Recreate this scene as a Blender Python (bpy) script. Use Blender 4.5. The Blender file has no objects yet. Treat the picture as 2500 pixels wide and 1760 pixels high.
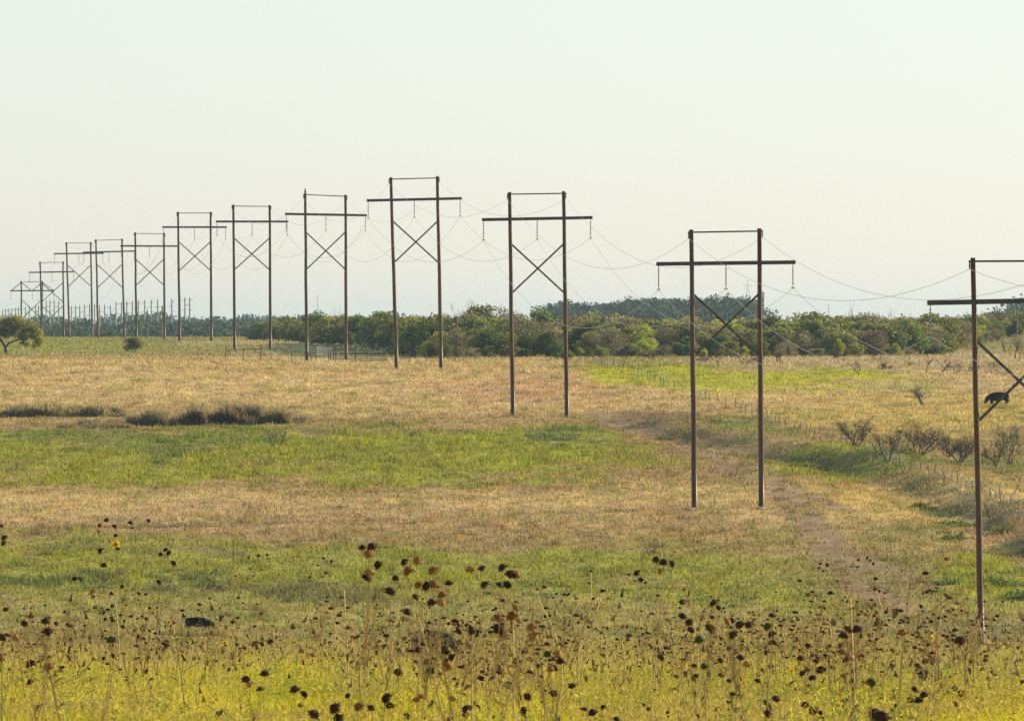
import bpy, bmesh, math, random
import numpy as np
from mathutils import Vector, Matrix
R = math.radians
rnd = random.Random(7)
rng = np.random.default_rng(11)
scene = bpy.context.scene
C = scene.collection

# ---------------------------------------------------------------- camera, light, sky, exposure
F = 22200.0; CX = 1147.5; HY = 712.0          # focal length, centre column, horizon row (2295 x 1616 frame)
camd = bpy.data.cameras.new('camera'); cam = bpy.data.objects.new('camera', camd); C.objects.link(cam)
cam.location = (0, 0, 0); cam.rotation_euler = (R(90), 0, 0)
camd.sensor_width = 36; camd.lens = 36 * F / 2295; camd.shift_y = -(808 - HY) / 2295
camd.clip_start = 1; camd.clip_end = 20000
camd.dof.use_dof = True; camd.dof.focus_distance = 620; camd.dof.aperture_fstop = 56
scene.camera = cam
SUN_AZ, SUN_EL = R(62), R(22)
sund = bpy.data.lights.new('sun', 'SUN'); sun = bpy.data.objects.new('sun', sund); C.objects.link(sun)
sund.energy = 5.0; sund.angle = R(.5); sund.color = (1, .87, .62)
sv = Vector((math.sin(SUN_AZ) * math.cos(SUN_EL), math.cos(SUN_AZ) * math.cos(SUN_EL), math.sin(SUN_EL)))
sun.rotation_euler = sv.to_track_quat('Z', 'Y').to_euler(); sun.location = (60, -20, 60)
w = bpy.data.worlds.new('World'); scene.world = w; w.use_nodes = True
wn = w.node_tree.nodes; wl = w.node_tree.links
sky = wn.new('ShaderNodeTexSky'); sky.sky_type = 'NISHITA'; sky.sun_disc = False
sky.sun_elevation = SUN_EL; sky.sun_rotation = SUN_AZ; sky.air_density = .88; sky.dust_density = .3; sky.ozone_density = 2.6
bg = wn['Background']; bg.inputs[1].default_value = .1005
hsv = wn.new('ShaderNodeHueSaturation'); hsv.inputs['Saturation'].default_value = .52; wl.new(sky.outputs[0], hsv.inputs['Color'])      # thick pale air washes the colour out
wl.new(hsv.outputs[0], bg.inputs[0])
scene.view_settings.view_transform = 'Standard'; scene.view_settings.look = 'None'
scene.view_settings.gamma = 1; scene.view_settings.exposure = 0.56
scene.render.engine = 'CYCLES'
cy = scene.cycles
cy.use_denoising = False; cy.max_bounces = 5; cy.diffuse_bounces = 2; cy.transmission_bounces = 3; cy.volume_bounces = 0
cy.glossy_bounces = 2; cy.caustics_reflective = False; cy.caustics_refractive = False

# ---------------------------------------------------------------- helpers
def tag(o, label=None, cat=None, group=None, kind=None):
    if label: o['label'] = label
    if cat: o['category'] = cat
    if group: o['group'] = group
    if kind: o['kind'] = kind
    return o

def empty(name, loc, label, cat, group=None, rz=0.):
    o = bpy.data.objects.new(name, None); C.objects.link(o)
    o.location = loc; o.rotation_euler = (0, 0, rz); o.empty_display_size = .3
    return tag(o, label, cat, group)

def link(name, me, m, parent=None, loc=None):
    o = bpy.data.objects.new(name, me); C.objects.link(o)
    if m is not None and not me.materials: me.materials.append(m)
    if parent is not None: o.parent = parent
    if loc is not None: o.location = loc
    return o

class MB:
    def __init__(s): s.v = []; s.f = []
    def tube(s, pts, rad, n=6, cap=True):
        pts = [Vector(p) for p in pts]
        if not hasattr(rad, '__len__'): rad = [rad] * len(pts)
        b = len(s.v); up = None
        for i, p in enumerate(pts):
            t = (pts[min(i + 1, len(pts) - 1)] - pts[max(i - 1, 0)])
            if t.length < 1e-9: t = Vector((0, 0, 1))
            t.normalize()
            a = Vector((0, 1, 0)) if abs(t.y) < .8 else Vector((1, 0, 0))
            u = t.cross(a).normalized(); v = t.cross(u)
            for k in range(n):
                g = 2 * math.pi * k / n
                s.v.append(tuple(p + (u * math.cos(g) + v * math.sin(g)) * rad[i]))
        for i in range(len(pts) - 1):
            for k in range(n):
                k2 = (k + 1) % n
                s.f.append((b + i * n + k, b + i * n + k2, b + (i + 1) * n + k2, b + (i + 1) * n + k))
        if cap:
            s.f.append(tuple(b + k for k in range(n)))
            s.f.append(tuple(b + (len(pts) - 1) * n + k for k in reversed(range(n))))
        return s
    def beam(s, a, c, wd, dp):
        a = Vector(a); c = Vector(c); t = (c - a).normalized()
        y = Vector((0, 1, 0)); u = t.cross(y).normalized() * wd / 2; y = u.cross(t).normalized() * dp / 2
        b = len(s.v)
        for p in (a, c):
            for q in (u + y, u - y, -u - y, -u + y): s.v.append(tuple(p + q))
        s.f += [(b, b+1, b+2, b+3), (b+7, b+6, b+5, b+4), (b, b+4, b+5, b+1), (b+1, b+5, b+6, b+2), (b+2, b+6, b+7, b+3), (b+3, b+7, b+4, b)]
        return s
    def mesh(s, name, smooth=False):
        me = bpy.data.meshes.new(name); me.from_pydata(s.v, [], s.f); me.update()
        if smooth: me.polygons.foreach_set('use_smooth', [True] * len(me.polygons))
        return me

def np_mesh(name, verts, faces_n, faces, cols=None):
    """verts (N,3), faces flat index array with faces_n corners each, cols (N,3)"""
    me = bpy.data.meshes.new(name)
    nf = len(faces) // faces_n
    me.vertices.add(len(verts)); me.vertices.foreach_set('co', np.ascontiguousarray(verts, dtype=np.float32).ravel())
    me.loops.add(len(faces)); me.loops.foreach_set('vertex_index', faces.astype(np.int32))
    me.polygons.add(nf); me.polygons.foreach_set('loop_start', np.arange(0, nf * faces_n, faces_n, dtype=np.int32))
    me.update(calc_edges=True)
    if cols is not None:
        a = me.color_attributes.new('Col', 'FLOAT_COLOR', 'POINT')
        c4 = np.ones((len(verts), 4), np.float32); c4[:, :3] = cols
        a.data.foreach_set('color', c4.ravel())
    return me

def _h(ix, iy, s):
    n = (ix.astype(np.int64) * 374761393 + iy.astype(np.int64) * 668265263 + s * 1442695041) & 0x7fffffff
    n = ((n ^ (n >> 13)) * 1274126177) & 0x7fffffff
    return ((n ^ (n >> 16)) & 0xffff) / 65535.0
def vn(x, y, s=0):
    x = np.asarray(x, float); y = np.asarray(y, float)
    ix = np.floor(x); iy = np.floor(y); fx = x - ix; fy = y - iy
    fx = fx * fx * (3 - 2 * fx); fy = fy * fy * (3 - 2 * fy)
    a = _h(ix, iy, s); b = _h(ix + 1, iy, s); c = _h(ix, iy + 1, s); d = _h(ix + 1, iy + 1, s)
    return (a * (1 - fx) + b * fx) * (1 - fy) + (c * (1 - fx) + d * fx) * fy
def fbm(x, y, s=0, o=3):
    r = 0; a = 1; t = 0
    for k in range(o):
        r = r + a * vn(x * 2**k, y * 2**k, s + 17 * k); t += a; a *= .55
    return r / t
def sst(e0, e1, v):
    t = np.clip((v - e0) / (e1 - e0), 0, 1); return t * t * (3 - 2 * t)

# ---------------------------------------------------------------- terrain height
PD = [-60, 0, 30, 60, 80, 120, 200, 300, 400, 500, 560, 600, 640, 700, 760, 806, 870, 938, 1000, 1050, 1092, 1150, 1233, 1310, 1387, 1537, 1700, 1816, 1900, 2050, 2500, 4000, 9000]
PZ = [-1.2, -1.6, -1.8, -2.55, -3.2, -4.6, -7.3, -10.55, -13.6, -16.6, -15.35, -13.9, -12.3, -10.6, -9.1, -8.06, -6.3, -4.75, -4.5, -4.45, -4.45, -4.4, -3.9, -3.6, -3.37, -3.62, -3.66, -3.70, -3.82, -6.5, -9, -10, -16]
_d = np.arange(-60, 9000, 2.0); _z = np.interp(_d, PD, PZ)
_k = np.exp(-np.linspace(-2, 2, 19)**2); _k /= _k.sum()
_zs = np.convolve(np.pad(_z, 9, mode='edge'), _k, mode='valid')
def hb(x, d):
    x = np.asarray(x, float); d = np.asarray(d, float)
    z = np.interp(d, _d, _zs)
    u = x / np.maximum(d, 60)
    z = z + 2.2 * sst(.040, .056, u) * sst(1120, 1400, d) * (1 - sst(2000, 2600, d))          # rise at the far right
    z = z - .6 * np.exp(-((d - 1060) / 35)**2) * np.exp(-((x + 22) / 12)**2)                    # hollow behind the gates
    z = z + 8.5 * np.exp(-((x - 37) / 46)**2) * np.exp(-((d - 2650) / 330)**2)                    # distant wooded hill
    z = z + 3.2 * np.exp(-((x - 150) / 40)**2) * np.exp(-((d - 2500) / 300)**2)
    return z
def rawpix(px, py, dmin=70., dmax=1980.):
    ds = np.arange(dmin, dmax, .5); xs = (px - CX) / F * ds
    y = HY - hb(xs, ds) / ds * F
    i = np.where(y <= py)[0]
    d = ds[i[0]] if len(i) else dmax
    return (px - CX) / F * d, d
BERM = [rawpix(*p) for p in [(1290, 925), (1400, 938), (1500, 962), (1600, 985), (1700, 1000), (1830, 1028), (1930, 1042), (2030, 1075), (2130, 1118), (2230, 1165), (2330, 1215), (2450, 1270)]]
def polydist(x, d, pl):
    best = np.full(np.shape(x), 1e9); sd = np.zeros(np.shape(x)); tt = np.zeros(np.shape(x))
    for i in range(len(pl) - 1):
        ax, ay = pl[i]; bx, by = pl[i + 1]; vx, vy = bx - ax, by - ay; L = math.hypot(vx, vy)
        t = np.clip(((x - ax) * vx + (d - ay) * vy) / L**2, 0, 1)
        qx = x - ax - t * vx; qy = d - ay - t * vy
        dd = np.hypot(qx, qy); m = dd < best
        sg = np.sign(vx * qy - vy * qx)
        best = np.where(m, dd, best); sd = np.where(m, sg * dd, sd); tt = np.where(m, i + t, tt)
    return best, sd, tt
def height(x, d):
    x = np.asarray(x, float); d = np.asarray(d, float)
    z = hb(x, d)
    mid = sst(450, 560, d) * (1 - sst(1900, 2100, d))
    z = z + mid * (.26 * (fbm(x / 9, d / 14, 3) - .5) + .16 * (fbm(x / 2.6, d / 4, 5, 2) - .5))
    z = z + (1 - sst(420, 520, d)) * .25 * (fbm(x / 2.5, d / 9, 8) - .5)
    b, s, t = polydist(x, d, BERM)
    amp = (.35 + .9 * vn(t * 1.7, t * 0, 21)) * sst(0, 2, t)
    z = z + amp * (.62 * np.exp(-((s - 3.5) / 2.8)**2) - .95 * np.exp(-((s + 1.5) / 2.8)**2))
    return z
def H(x, d): return float(height(np.array([x]), np.array([d]))[0])
def at(px, py, dmin=90., dmax=1950.):
    """the ground point seen in a column at a row"""
    x, d = rawpix(px, py, dmin, dmax)
    return Vector((x, d, H(x, d)))
def px_of(x, d): return CX + x / np.maximum(d, 1) * F
def py_of(x, d): return HY - hb(x, d) / np.maximum(d, 1) * F

# ---------------------------------------------------------------- what grows where, plus some painted shade and sun
TAN = (.58, .43, .185); PINK = (.63, .46, .215); GOLD = (.56, .43, .13); OLIVE = (.35, .32, .07); GREEN = (.32, .32, .028)
YG = (.50, .44, .035); BYG = (.46, .45, .03); SOIL = (.30, .20, .10); PALE = (.50, .39, .21); DULL = (.29, .225, .11); DGREEN = (.13, .165, .04)
YB = [740, 775, 795, 812, 860, 905, 950, 1000, 1085, 1120, 1180, 1210, 1260, 1340, 1400, 1440, 1475, 1520, 1800]
CB = np.array([(.30, .27, .10), (.30, .27, .075), (.34, .27, .09), TAN, PINK, TAN, (.40, .28, .12), (.36, .27, .10), (.39, .28, .10), TAN, (.42, .29, .12), (.38, .28, .095), (.30, .25, .07), OLIVE, (.36, .31, .08), (.39, .33, .07), (.42, .37, .055), YG, YG])
PATCH = [  # centre x, centre y, half width, half height, colour, strength
    (560, 1022, 980, 62, GREEN, 1.), (1240, 1000, 240, 42, GREEN, .9), (300, 985, 420, 22, (.17, .22, .05), .6),
    (100, 1072, 420, 22, GREEN, .7), (900, 968, 330, 22, GREEN, .7),
    (500, 1282, 800, 55, GREEN, .8), (1250, 1290, 520, 52, GREEN, .75), (250, 1225, 420, 32, GREEN, .65), (1580, 1265, 260, 34, GREEN, .5), (1750, 1345, 320, 30, GREEN, .6),
    (1650, 838, 400, 24, BYG, 1.), (1850, 865, 330, 24, BYG, .55), (1480, 815, 240, 15, (.27, .26, .06), .8),
    (2050, 812, 560, 26, PALE, .9), (2100, 925, 420, 50, GOLD, .8), (2150, 870, 300, 22, PALE, .5),
    (1880, 1035, 240, 32, GREEN, .9), (1650, 965, 130, 22, (.22, .23, .05), .8), (2120, 1035, 300, 26, (.22, .23, .06), .8),
    (2230, 1290, 130, 52, GREEN, 1.), (2080, 1185, 110, 26, (.24, .25, .05), .8), (2000, 1120, 300, 45, GOLD, .6), (1900, 1200, 260, 60, (.36, .27, .10), .6),
    (2210, 1120, 200, 40, TAN, .8), (150, 780, 330, 16, (.30, .30, .05), .7), (100, 770, 160, 14, (.32, .32, .05), .6),
    (1180, 870, 260, 30, (.56, .36, .19), .7), (560, 870, 300, 26, PINK, .4),
    (760, 784, 200, 13, (.10, .13, .075), .95), (740, 767, 220, 6, (.50, .45, .18), .9), (480, 770, 120, 5, (.45, .38, .18), .8), (930, 798, 90, 8, OLIVE, .7),  # painted light: dark shade in the hollow, then the pale sunlit strip behind
    (1450, 948, 130, 18, SOIL, 1.), (1530, 1000, 150, 14, SOIL, .8), (1640, 1040, 90, 12, SOIL, .6), (1800, 1130, 90, 14, SOIL, .6), (1990, 1330, 150, 36, (.28, .22, .09), .7),
    (420, 1300, 260, 16, DGREEN, .7), (120, 1298, 230, 14, DGREEN, .9), (1150, 1342, 200, 13, DGREEN, .9), (1180, 1305, 120, 10, DGREEN, .6), (1250, 987, 140, 13, DGREEN, 1.), (950, 968, 150, 10, DGREEN, 1.), (250, 1010, 180, 6, DGREEN, .6), (1450, 1310, 130, 8, DGREEN, .6), (700, 1338, 180, 10, DGREEN, .7), (430, 1000, 110, 6, DGREEN, .6), (120, 1215, 130, 10, DGREEN, .6), (480, 1210, 110, 8, DGREEN, .5), (1600, 1350, 160, 10, DGREEN, .6), (700, 960, 300, 6, DULL, .6), (820, 1045, 120, 5, DGREEN, .5), (620, 1325, 330, 10, (.15, .13, .06), .7), (450, 1240, 150, 9, DULL, .6), (1560, 1285, 150, 8, DGREEN, .5),
    (600, 1590, 300, 40, YG, 1.), (1750, 1560, 700, 40, (.33, .31, .03), 1.), (2150, 1545, 240, 40, (.30, .33, .03), 1.),
    (200, 1595, 200, 30, (.37, .30, .11), .8), (1100, 1540, 140, 50, (.40, .29, .09), .7), (320, 1430, 500, 24, (.38, .28, .12), .5), (1450, 1400, 420, 22, (.34, .30, .07), .5), (2100, 1400, 260, 26, (.25, .22, .085), .8),
]
TRACKS = [[(1335, 925), (1400, 945), (1480, 968), (1560, 1005), (1640, 1045), (1720, 1092), (1790, 1140), (1830, 1190), (1862, 1245), (1905, 1300), (1965, 1345), (2030, 1375)],
          [(1560, 975), (1650, 1012), (1740, 1080), (1830, 1120), (1900, 1150)],
          [(1115, 868), (1160, 880), (1210, 890)], [(1890, 1225), (1960, 1270), (2050, 1300), (2160, 1330)]]
TRACKW = [[rawpix(*p) for p in t] for t in TRACKS]
def paint(x, d):
    """plant cover / soil colour with painted hollow and bank shade (n,3) and a leafiness value for the ground point"""
    px = px_of(x, d); py = py_of(x, d)
    n1 = fbm(x / 7, d / 22, 31) - .5; n2 = fbm(x / 1.8, d / 7, 37) - .5; n3 = fbm(x / 5, d / 16, 41) - .5
    wx = px + 170 * n1 + 70 * n2
    amp = np.clip((py - 735) / 160, .12, 1.25)
    wy = py + amp * (58 * n3 + 26 * n2)
    col = np.stack([np.interp(wy, YB, CB[:, k]) for k in range(3)], -1)
    leaf = np.zeros(len(x))
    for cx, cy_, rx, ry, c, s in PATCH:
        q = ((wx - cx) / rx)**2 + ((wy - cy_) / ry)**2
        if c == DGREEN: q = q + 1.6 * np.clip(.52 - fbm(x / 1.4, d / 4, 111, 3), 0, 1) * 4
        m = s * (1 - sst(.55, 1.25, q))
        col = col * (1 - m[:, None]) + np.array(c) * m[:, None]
        if c in (GREEN, DGREEN): leaf = np.maximum(leaf, m)
    # drier and greener drifts
    v = fbm(x / 3.2, d / 11, 53, 4) - .5; v2 = fbm(x / 1.1, d / 3.5, 59, 3) - .5
    g = sst(.06, .22, v)
    col = col * (1 - .42 * g[:, None]) + np.array((.27, .26, .05)) * .42 * g[:, None]
    g = sst(.05, .2, -v)
    col = col * (1 - .32 * g[:, None]) + np.array((.40, .27, .12)) * .32 * g[:, None]
    col = col * (1 + .7 * v2)[:, None]
    b, s, t = polydist(x, d, BERM)
    g = np.exp(-((s + .8) / 1.9)**2) * sst(.42, .62, fbm(x / 3.5, d / 8, 91, 2)) * sst(.3, 1.5, t)
    col = col * (1 - .85 * g[:, None]) + np.array((.085, .12, .03)) * .85 * g[:, None]; leaf = np.maximum(leaf, g)  # bank's shadow put into the colour as a dark green strip
    soil = np.zeros(len(x))
    for k, t in enumerate(TRACKW):
        b, s, tt = polydist(x, d, t)
        wdt = (.9 if k == 0 else .6) * (.5 + 1.0 * vn(tt * 3, tt * 0 + k, 61))
        if k == 2: wdt = wdt * .5
        two = np.where(b < wdt * 1.25, np.minimum(np.abs(b - wdt * .8), b * .7 + .2), b - wdt * .8)
        m = (1 - sst(.15, .5 + .7 * (n2 + .5), two)) * (.5 + .6 * sst(.34, .58, fbm(x / 2, d / 6, 67)))
        m = m * (.95 if k == 0 else .75 if k == 1 else .6)
        soil = np.maximum(soil, m)
    col = col * (1 - soil[:, None]) + (np.array(SOIL) * (.75 + .6 * fbm(x / .8, d / 2, 113, 2))[:, None]) * soil[:, None]
    return np.clip(col, .02, .8), leaf, soil

# ---------------------------------------------------------------- materials
def mat(name, base=(.3, .3, .3), rough=.9, attr=False, trans=0., noise=None, objvar=0., bump=0., metallic=0., spec=.2):
    m = bpy.data.materials.new(name); m.use_nodes = True; nt = m.node_tree; n = nt.nodes; l = nt.links
    b = n['Principled BSDF']; b.inputs['Roughness'].default_value = rough; b.inputs['Metallic'].default_value = metallic
    b.inputs['Specular IOR Level'].default_value = spec
    if attr:
        a = n.new('ShaderNodeAttribute'); a.attribute_name = 'Col'; c = a.outputs['Color']
    else:
        a = n.new('ShaderNodeRGB'); a.outputs[0].default_value = (*base, 1); c = a.outputs[0]
    if noise:
        sc, lo, hi = noise[:3]
        tc = n.new('ShaderNodeTexCoord'); mp = n.new('ShaderNodeMapping'); l.new(tc.outputs['Object'], mp.inputs[0])
        if len(noise) > 3: mp.inputs['Scale'].default_value = noise[3]
        nz = n.new('ShaderNodeTexNoise'); nz.inputs['Scale'].default_value = sc; nz.inputs['Detail'].default_value = 6; l.new(mp.outputs[0], nz.inputs[0])
        mr = n.new('ShaderNodeMapRange'); mr.inputs[1].default_value = .3; mr.inputs[2].default_value = .7; mr.inputs[3].default_value = lo; mr.inputs[4].default_value = hi
        l.new(nz.outputs[0], mr.inputs[0])
        mx = n.new('ShaderNodeVectorMath'); mx.operation = 'SCALE'; l.new(c, mx.inputs[0]); l.new(mr.outputs[0], mx.inputs['Scale']); c = mx.outputs[0]
        if bump:
            bp = n.new('ShaderNodeBump'); bp.inputs['Strength'].default_value = bump; bp.inputs['Distance'].default_value = .1
            l.new(nz.outputs[0], bp.inputs['Height']); l.new(bp.outputs[0], b.inputs['Normal'])
    if objvar:
        oi = n.new('ShaderNodeObjectInfo'); hs = n.new('ShaderNodeHueSaturation')
        m1 = n.new('ShaderNodeMapRange'); m1.inputs[3].default_value = 1 - objvar; m1.inputs[4].default_value = 1 + objvar; l.new(oi.outputs['Random'], m1.inputs[0])
        m2 = n.new('ShaderNodeMapRange'); m2.inputs[3].default_value = .485; m2.inputs[4].default_value = .515; l.new(oi.outputs['Random'], m2.inputs[0])
        l.new(c, hs.inputs['Color']); l.new(m1.outputs[0], hs.inputs['Value']); l.new(m2.outputs[0], hs.inputs['Hue']); c = hs.outputs[0]
    l.new(c, b.inputs['Base Color'])
    if trans:
        t = n.new('ShaderNodeBsdfTranslucent'); l.new(c, t.inputs[0]); ms = n.new('ShaderNodeMixShader'); ms.inputs[0].default_value = trans
        l.new(b.outputs[0], ms.inputs[1]); l.new(t.outputs[0], ms.inputs[2]); l.new(ms.outputs[0], n['Material Output'].inputs[0])
    return m
M_ground = mat('ground_cover', attr=True, noise=(1.1, .75, 1.2, (1, .3, 1)), bump=.6)
M_grass = mat('grass_blades', attr=True, trans=.4, rough=.7, spec=.1)
M_leaf = mat('leaves', attr=True, trans=.5, rough=.7, objvar=.22, spec=.15)
M_bark = mat('bark', (.10, .075, .055), noise=(6, .6, 1.4, (1, 1, .2)))
M_wood = mat('weathered_wood', (.078, .043, .026), rough=.5, noise=(2.5, .6, 1.35, (4, 4, .3)), bump=.1, spec=.4)
M_wood.node_tree.nodes['Principled BSDF'].inputs['Specular Tint'].default_value = (1, .62, .26, 1)
M_arm = mat('crossarm_wood', (.075, .062, .045), rough=.85, noise=(5, .5, 1.5, (.4, 4, 4)), bump=.4)
M_brace = mat('brace_wood', (.085, .065, .05), rough=.85, noise=(4, .6, 1.4))
M_ins = mat('porcelain', (.16, .15, .12), rough=.35, noise=(8, .8, 1.2), spec=.5)
M_wire = mat('wire', (.72, .70, .58), rough=.5, metallic=0., noise=(.4, .9, 1.1), spec=.5)
M_steel = mat('galvanized_steel', (.42, .44, .42), rough=.5, metallic=.4, noise=(4, .8, 1.1))
M_post = mat('fence_wood', (.16, .13, .095), noise=(5, .6, 1.4, (3, 3, .5)))
M_gate = mat('white_gate_paint', (.5, .53, .5), rough=.5, noise=(6, .75, 1.1))
M_darkpipe = mat('dark_pipe', (.06, .07, .06), rough=.6, noise=(6, .7, 1.3))
M_dead = mat('dead_branches', (.125, .095, .07), noise=(6, .7, 1.3, (1, 1, .3)))
M_stem = mat('dry_stem', (.48, .34, .14), noise=(14, .6, 1.3, (1, 1, .2)))
M_head = mat('seed_head', (.045, .02, .012), noise=(60, .4, 1.8), objvar=.35)
M_rust = mat('rusty_seed_head', (.27, .13, .04), noise=(60, .4, 1.6), objvar=.3)
M_petal = mat('yellow_petals', (.75, .50, .02), trans=.4, noise=(30, .85, 1.1))
M_dleaf = mat('withered_leaf', (.11, .07, .035), trans=.25, noise=(30, .6, 1.5))
M_gleaf = mat('green_leaf', (.08, .10, .035), trans=.35, noise=(30, .7, 1.3))
M_cow = mat('black_hide', (.004, .0035, .0035), rough=.9, noise=(4, .6, 1.5), spec=.05)
M_bird = mat('bird_feathers', (.06, .045, .035), rough=.8, noise=(20, .6, 1.5))
M_conc = mat('grey_concrete', (.45, .45, .44), rough=.8, noise=(2, .85, 1.1))

# ---------------------------------------------------------------- ground
rows = [-60, -30, 0, 20]; dd = 30.
while dd < 9000:
    rows.append(dd)
    dd += 1.6 if dd < 160 else 2.5 if dd < 480 else 1.1 if dd < 1120 else 2.5 if dd < 1950 else 30 if dd < 3200 else 200
rows = np.array(rows)
uc = np.linspace(-.075, .075, 330); ext = np.array([.085, .1, .13, .18, .26, .4, .6, .9])
us = np.concatenate([-ext[::-1], uc, ext])
gd, gu = np.meshgrid(rows, us, indexing='ij'); gx = gu * (np.maximum(gd, 0) + 40)
fx, fd = gx.ravel(), gd.ravel()
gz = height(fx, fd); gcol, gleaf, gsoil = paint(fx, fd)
nr, nc = len(rows), len(us)
idx = np.arange(nr * nc).reshape(nr, nc)
q = np.stack([idx[:-1, :-1], idx[:-1, 1:], idx[1:, 1:], idx[1:, :-1]], -1).reshape(-1)
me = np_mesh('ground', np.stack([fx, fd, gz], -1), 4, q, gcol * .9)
me.polygons.foreach_set('use_smooth', [True] * len(me.polygons))
tag(link('ground', me, M_ground), kind='structure')

# ---------------------------------------------------------------- grass (uncountable)
def blades(name, x, d, hgt, wid, col, lean=.45, vary=.35, label=None, cat='grass', zb=None):
    n = len(x); z = height(x, d) if zb is None else zb
    a = rng.uniform(0, 2 * math.pi, n); la = rng.uniform(0, 2 * math.pi, n); ll = rng.uniform(0, lean, n) * hgt
    dx = np.cos(a) * wid / 2; dy = np.sin(a) * wid / 2
    v = np.empty((n, 3, 3))
    v[:, 0] = np.stack([x - dx, d - dy, z - .03], -1); v[:, 1] = np.stack([x + dx, d + dy, z - .03], -1)
    v[:, 2] = np.stack([x + np.cos(la) * ll, d + np.sin(la) * ll, z + hgt], -1)
    c = col * (1 + rng.uniform(-vary, vary, n))[:, None]
    c[:, 0] *= 1 + rng.uniform(-.12, .12, n); c = np.clip(c, .01, .85)
    me = np_mesh(name, v.reshape(-1, 3), 3, np.arange(n * 3), np.repeat(c, 3, 0))
    o = link(name, me, M_grass)
    return tag(o, label, cat, kind='stuff')
def scatter(n, d0, d1, p=1.0, um=.058):
    """random ground points in the wedge in front of the camera; p = 1 even per square metre, 0 even per metre of distance"""
    t = rng.uniform(0, 1, n); k = 1 + p
    d = (d0**k + t * (d1**k - d0**k))**(1 / k)
    return rng.uniform(-1, 1, n) * (um * d + 2.6), d
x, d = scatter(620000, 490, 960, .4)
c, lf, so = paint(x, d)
keep = rng.uniform(0, 1, len(x)) > so * .92
x, d, c, lf = x[keep], d[keep], c[keep], lf[keep]
tall = fbm(x / 2.2, d / 5, 71)
tuft = sst(.62, .8, fbm(x / 1.0, d / 2.4, 73, 2))
hg = (.06 + .14 * tall + .20 * lf * sst(.5, .7, tall) + .14 * tuft) * rng.uniform(.5, 1.4, len(x))
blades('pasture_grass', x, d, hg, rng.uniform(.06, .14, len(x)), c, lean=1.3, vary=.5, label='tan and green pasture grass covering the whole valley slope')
nt = 5200; tx, td = scatter(nt, 505, 985, .5)
keep = fbm(tx / 4, td / 9, 101, 3) > .42; tx, td = tx[keep], td[keep]; nt = len(tx); tc, tl, ts = paint(tx, td); nb = 30
tint = np.array([(.85, .8, .7), (.6, .72, .6), (1.15, 1.1, .9), (.7, .62, .6), (.8, 1.0, .6)])[rng.integers(0, 5, nt)]
x = np.repeat(tx, nb) + rng.normal(0, .22, nt * nb); d = np.repeat(td, nb) + rng.normal(0, .3, nt * nb)
blades('grass_tussocks', x, d, np.repeat(rng.uniform(.16, .5, nt)**1.1, nb) * rng.uniform(.5, 1.15, nt * nb), rng.uniform(.03, .08, nt * nb), np.repeat(tc * tint, nb, 0), lean=.8, vary=.3, label='taller grass tussocks scattered over the pasture')
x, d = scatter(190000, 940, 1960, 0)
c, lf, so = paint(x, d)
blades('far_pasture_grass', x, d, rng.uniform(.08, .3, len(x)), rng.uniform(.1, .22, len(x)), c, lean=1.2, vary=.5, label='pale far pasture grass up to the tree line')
x, d = scatter(290000, 130, 505, .2)
c, lf, so = paint(x, d)
hg = (.05 + .22 * fbm(x / 1.6, d / 9, 77)) * (1 - .55 * sst(330, 470, d)) * rng.uniform(.5, 1.3, len(x))
blades('valley_grass', x, d, hg, .014 + .00012 * d, c, lean=1.2, vary=.5, label='olive and brown dry grass at the valley bottom')
x, d = scatter(500000, 50, 200, .05)
c, lf, so = paint(x, d)
lump = fbm(x / .8, d / 5, 83, 3); lump2 = fbm(x / 2.6, d / 18, 85, 3)
mixv = (sst(.40, .60, lump2 - .22 * sst(85, 190, d)))[:, None]
c = c * (1 - .7 * mixv) + np.array((.60, .51, .04)) * .7 * mixv
br = sst(.46, .62, fbm(x / 1.5, d / 14, 87, 4) + .10 * sst(90, 170, d))[:, None]; c = c * (1 - .7 * br) + np.array((.44, .32, .11)) * .7 * br
gr = sst(.58, .72, fbm(x / 1.2, d / 8, 89, 2))[:, None]; c = c * (1 - .5 * gr) + np.array((.15, .20, .03)) * .5 * gr
hg = (.04 + .26 * np.clip(lump * .7 + lump2 * .7 - .2, 0, 1)) * rng.uniform(.3, 1.15, len(x)) * (1 - .45 * sst(90, 200, d))
blades('goldenrod', x, d, hg, rng.uniform(.010, .026, len(x)), c, lean=1.6, vary=.5, label='bright yellow green goldenrod and grass in the foreground', cat='wild plants')
n = 370000; x, d = scatter(n, 48, 150, .1)
c, lf, so = paint(x, d); lump = fbm(x / .55, d / 4, 93, 3); big = fbm(x / 2.4, d / 16, 85, 3)
top = .42 * sst(.36, .70, lump) * (.5 + .8 * big) * (1 - .4 * sst(80, 150, d)); zc = height(x, d) + top * rng.uniform(.1, 1.1, n)
c = c * .35 + .65 * np.where((big > .47)[:, None], np.array((.62, .54, .04)), np.array((.46, .36, .10))); c = c * (1 + rng.uniform(-.4, .4, n))[:, None]
g = (fbm(x / 1.0, d / 7, 97, 2) > .60)[:, None]; c = np.where(g, np.array((.20, .27, .035)) * rng.uniform(.6, 1.4, (n, 1)), c)
a_ = rng.normal(size=(n, 3)); a_ /= np.linalg.norm(a_, axis=1)[:, None]; b_ = np.cross(a_, rng.normal(size=(n, 3))); b_ /= np.linalg.norm(b_, axis=1)[:, None]
sz_ = rng.uniform(.010, .026, n)[:, None]; pc = np.stack([x, d, zc], -1)
V = np.stack([pc - a_ * sz_, pc + b_ * sz_ * .4, pc + a_ * sz_], 1).reshape(-1, 3)
tag(link('flowering_weeds', np_mesh('flowering_weeds', V, 3, np.arange(3 * n), np.repeat(np.clip(c, .01, .8), 3, 0)), M_grass), 'clumps of leafy yellow green weeds in the nearest foreground', 'wild plants', kind='stuff')
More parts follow.
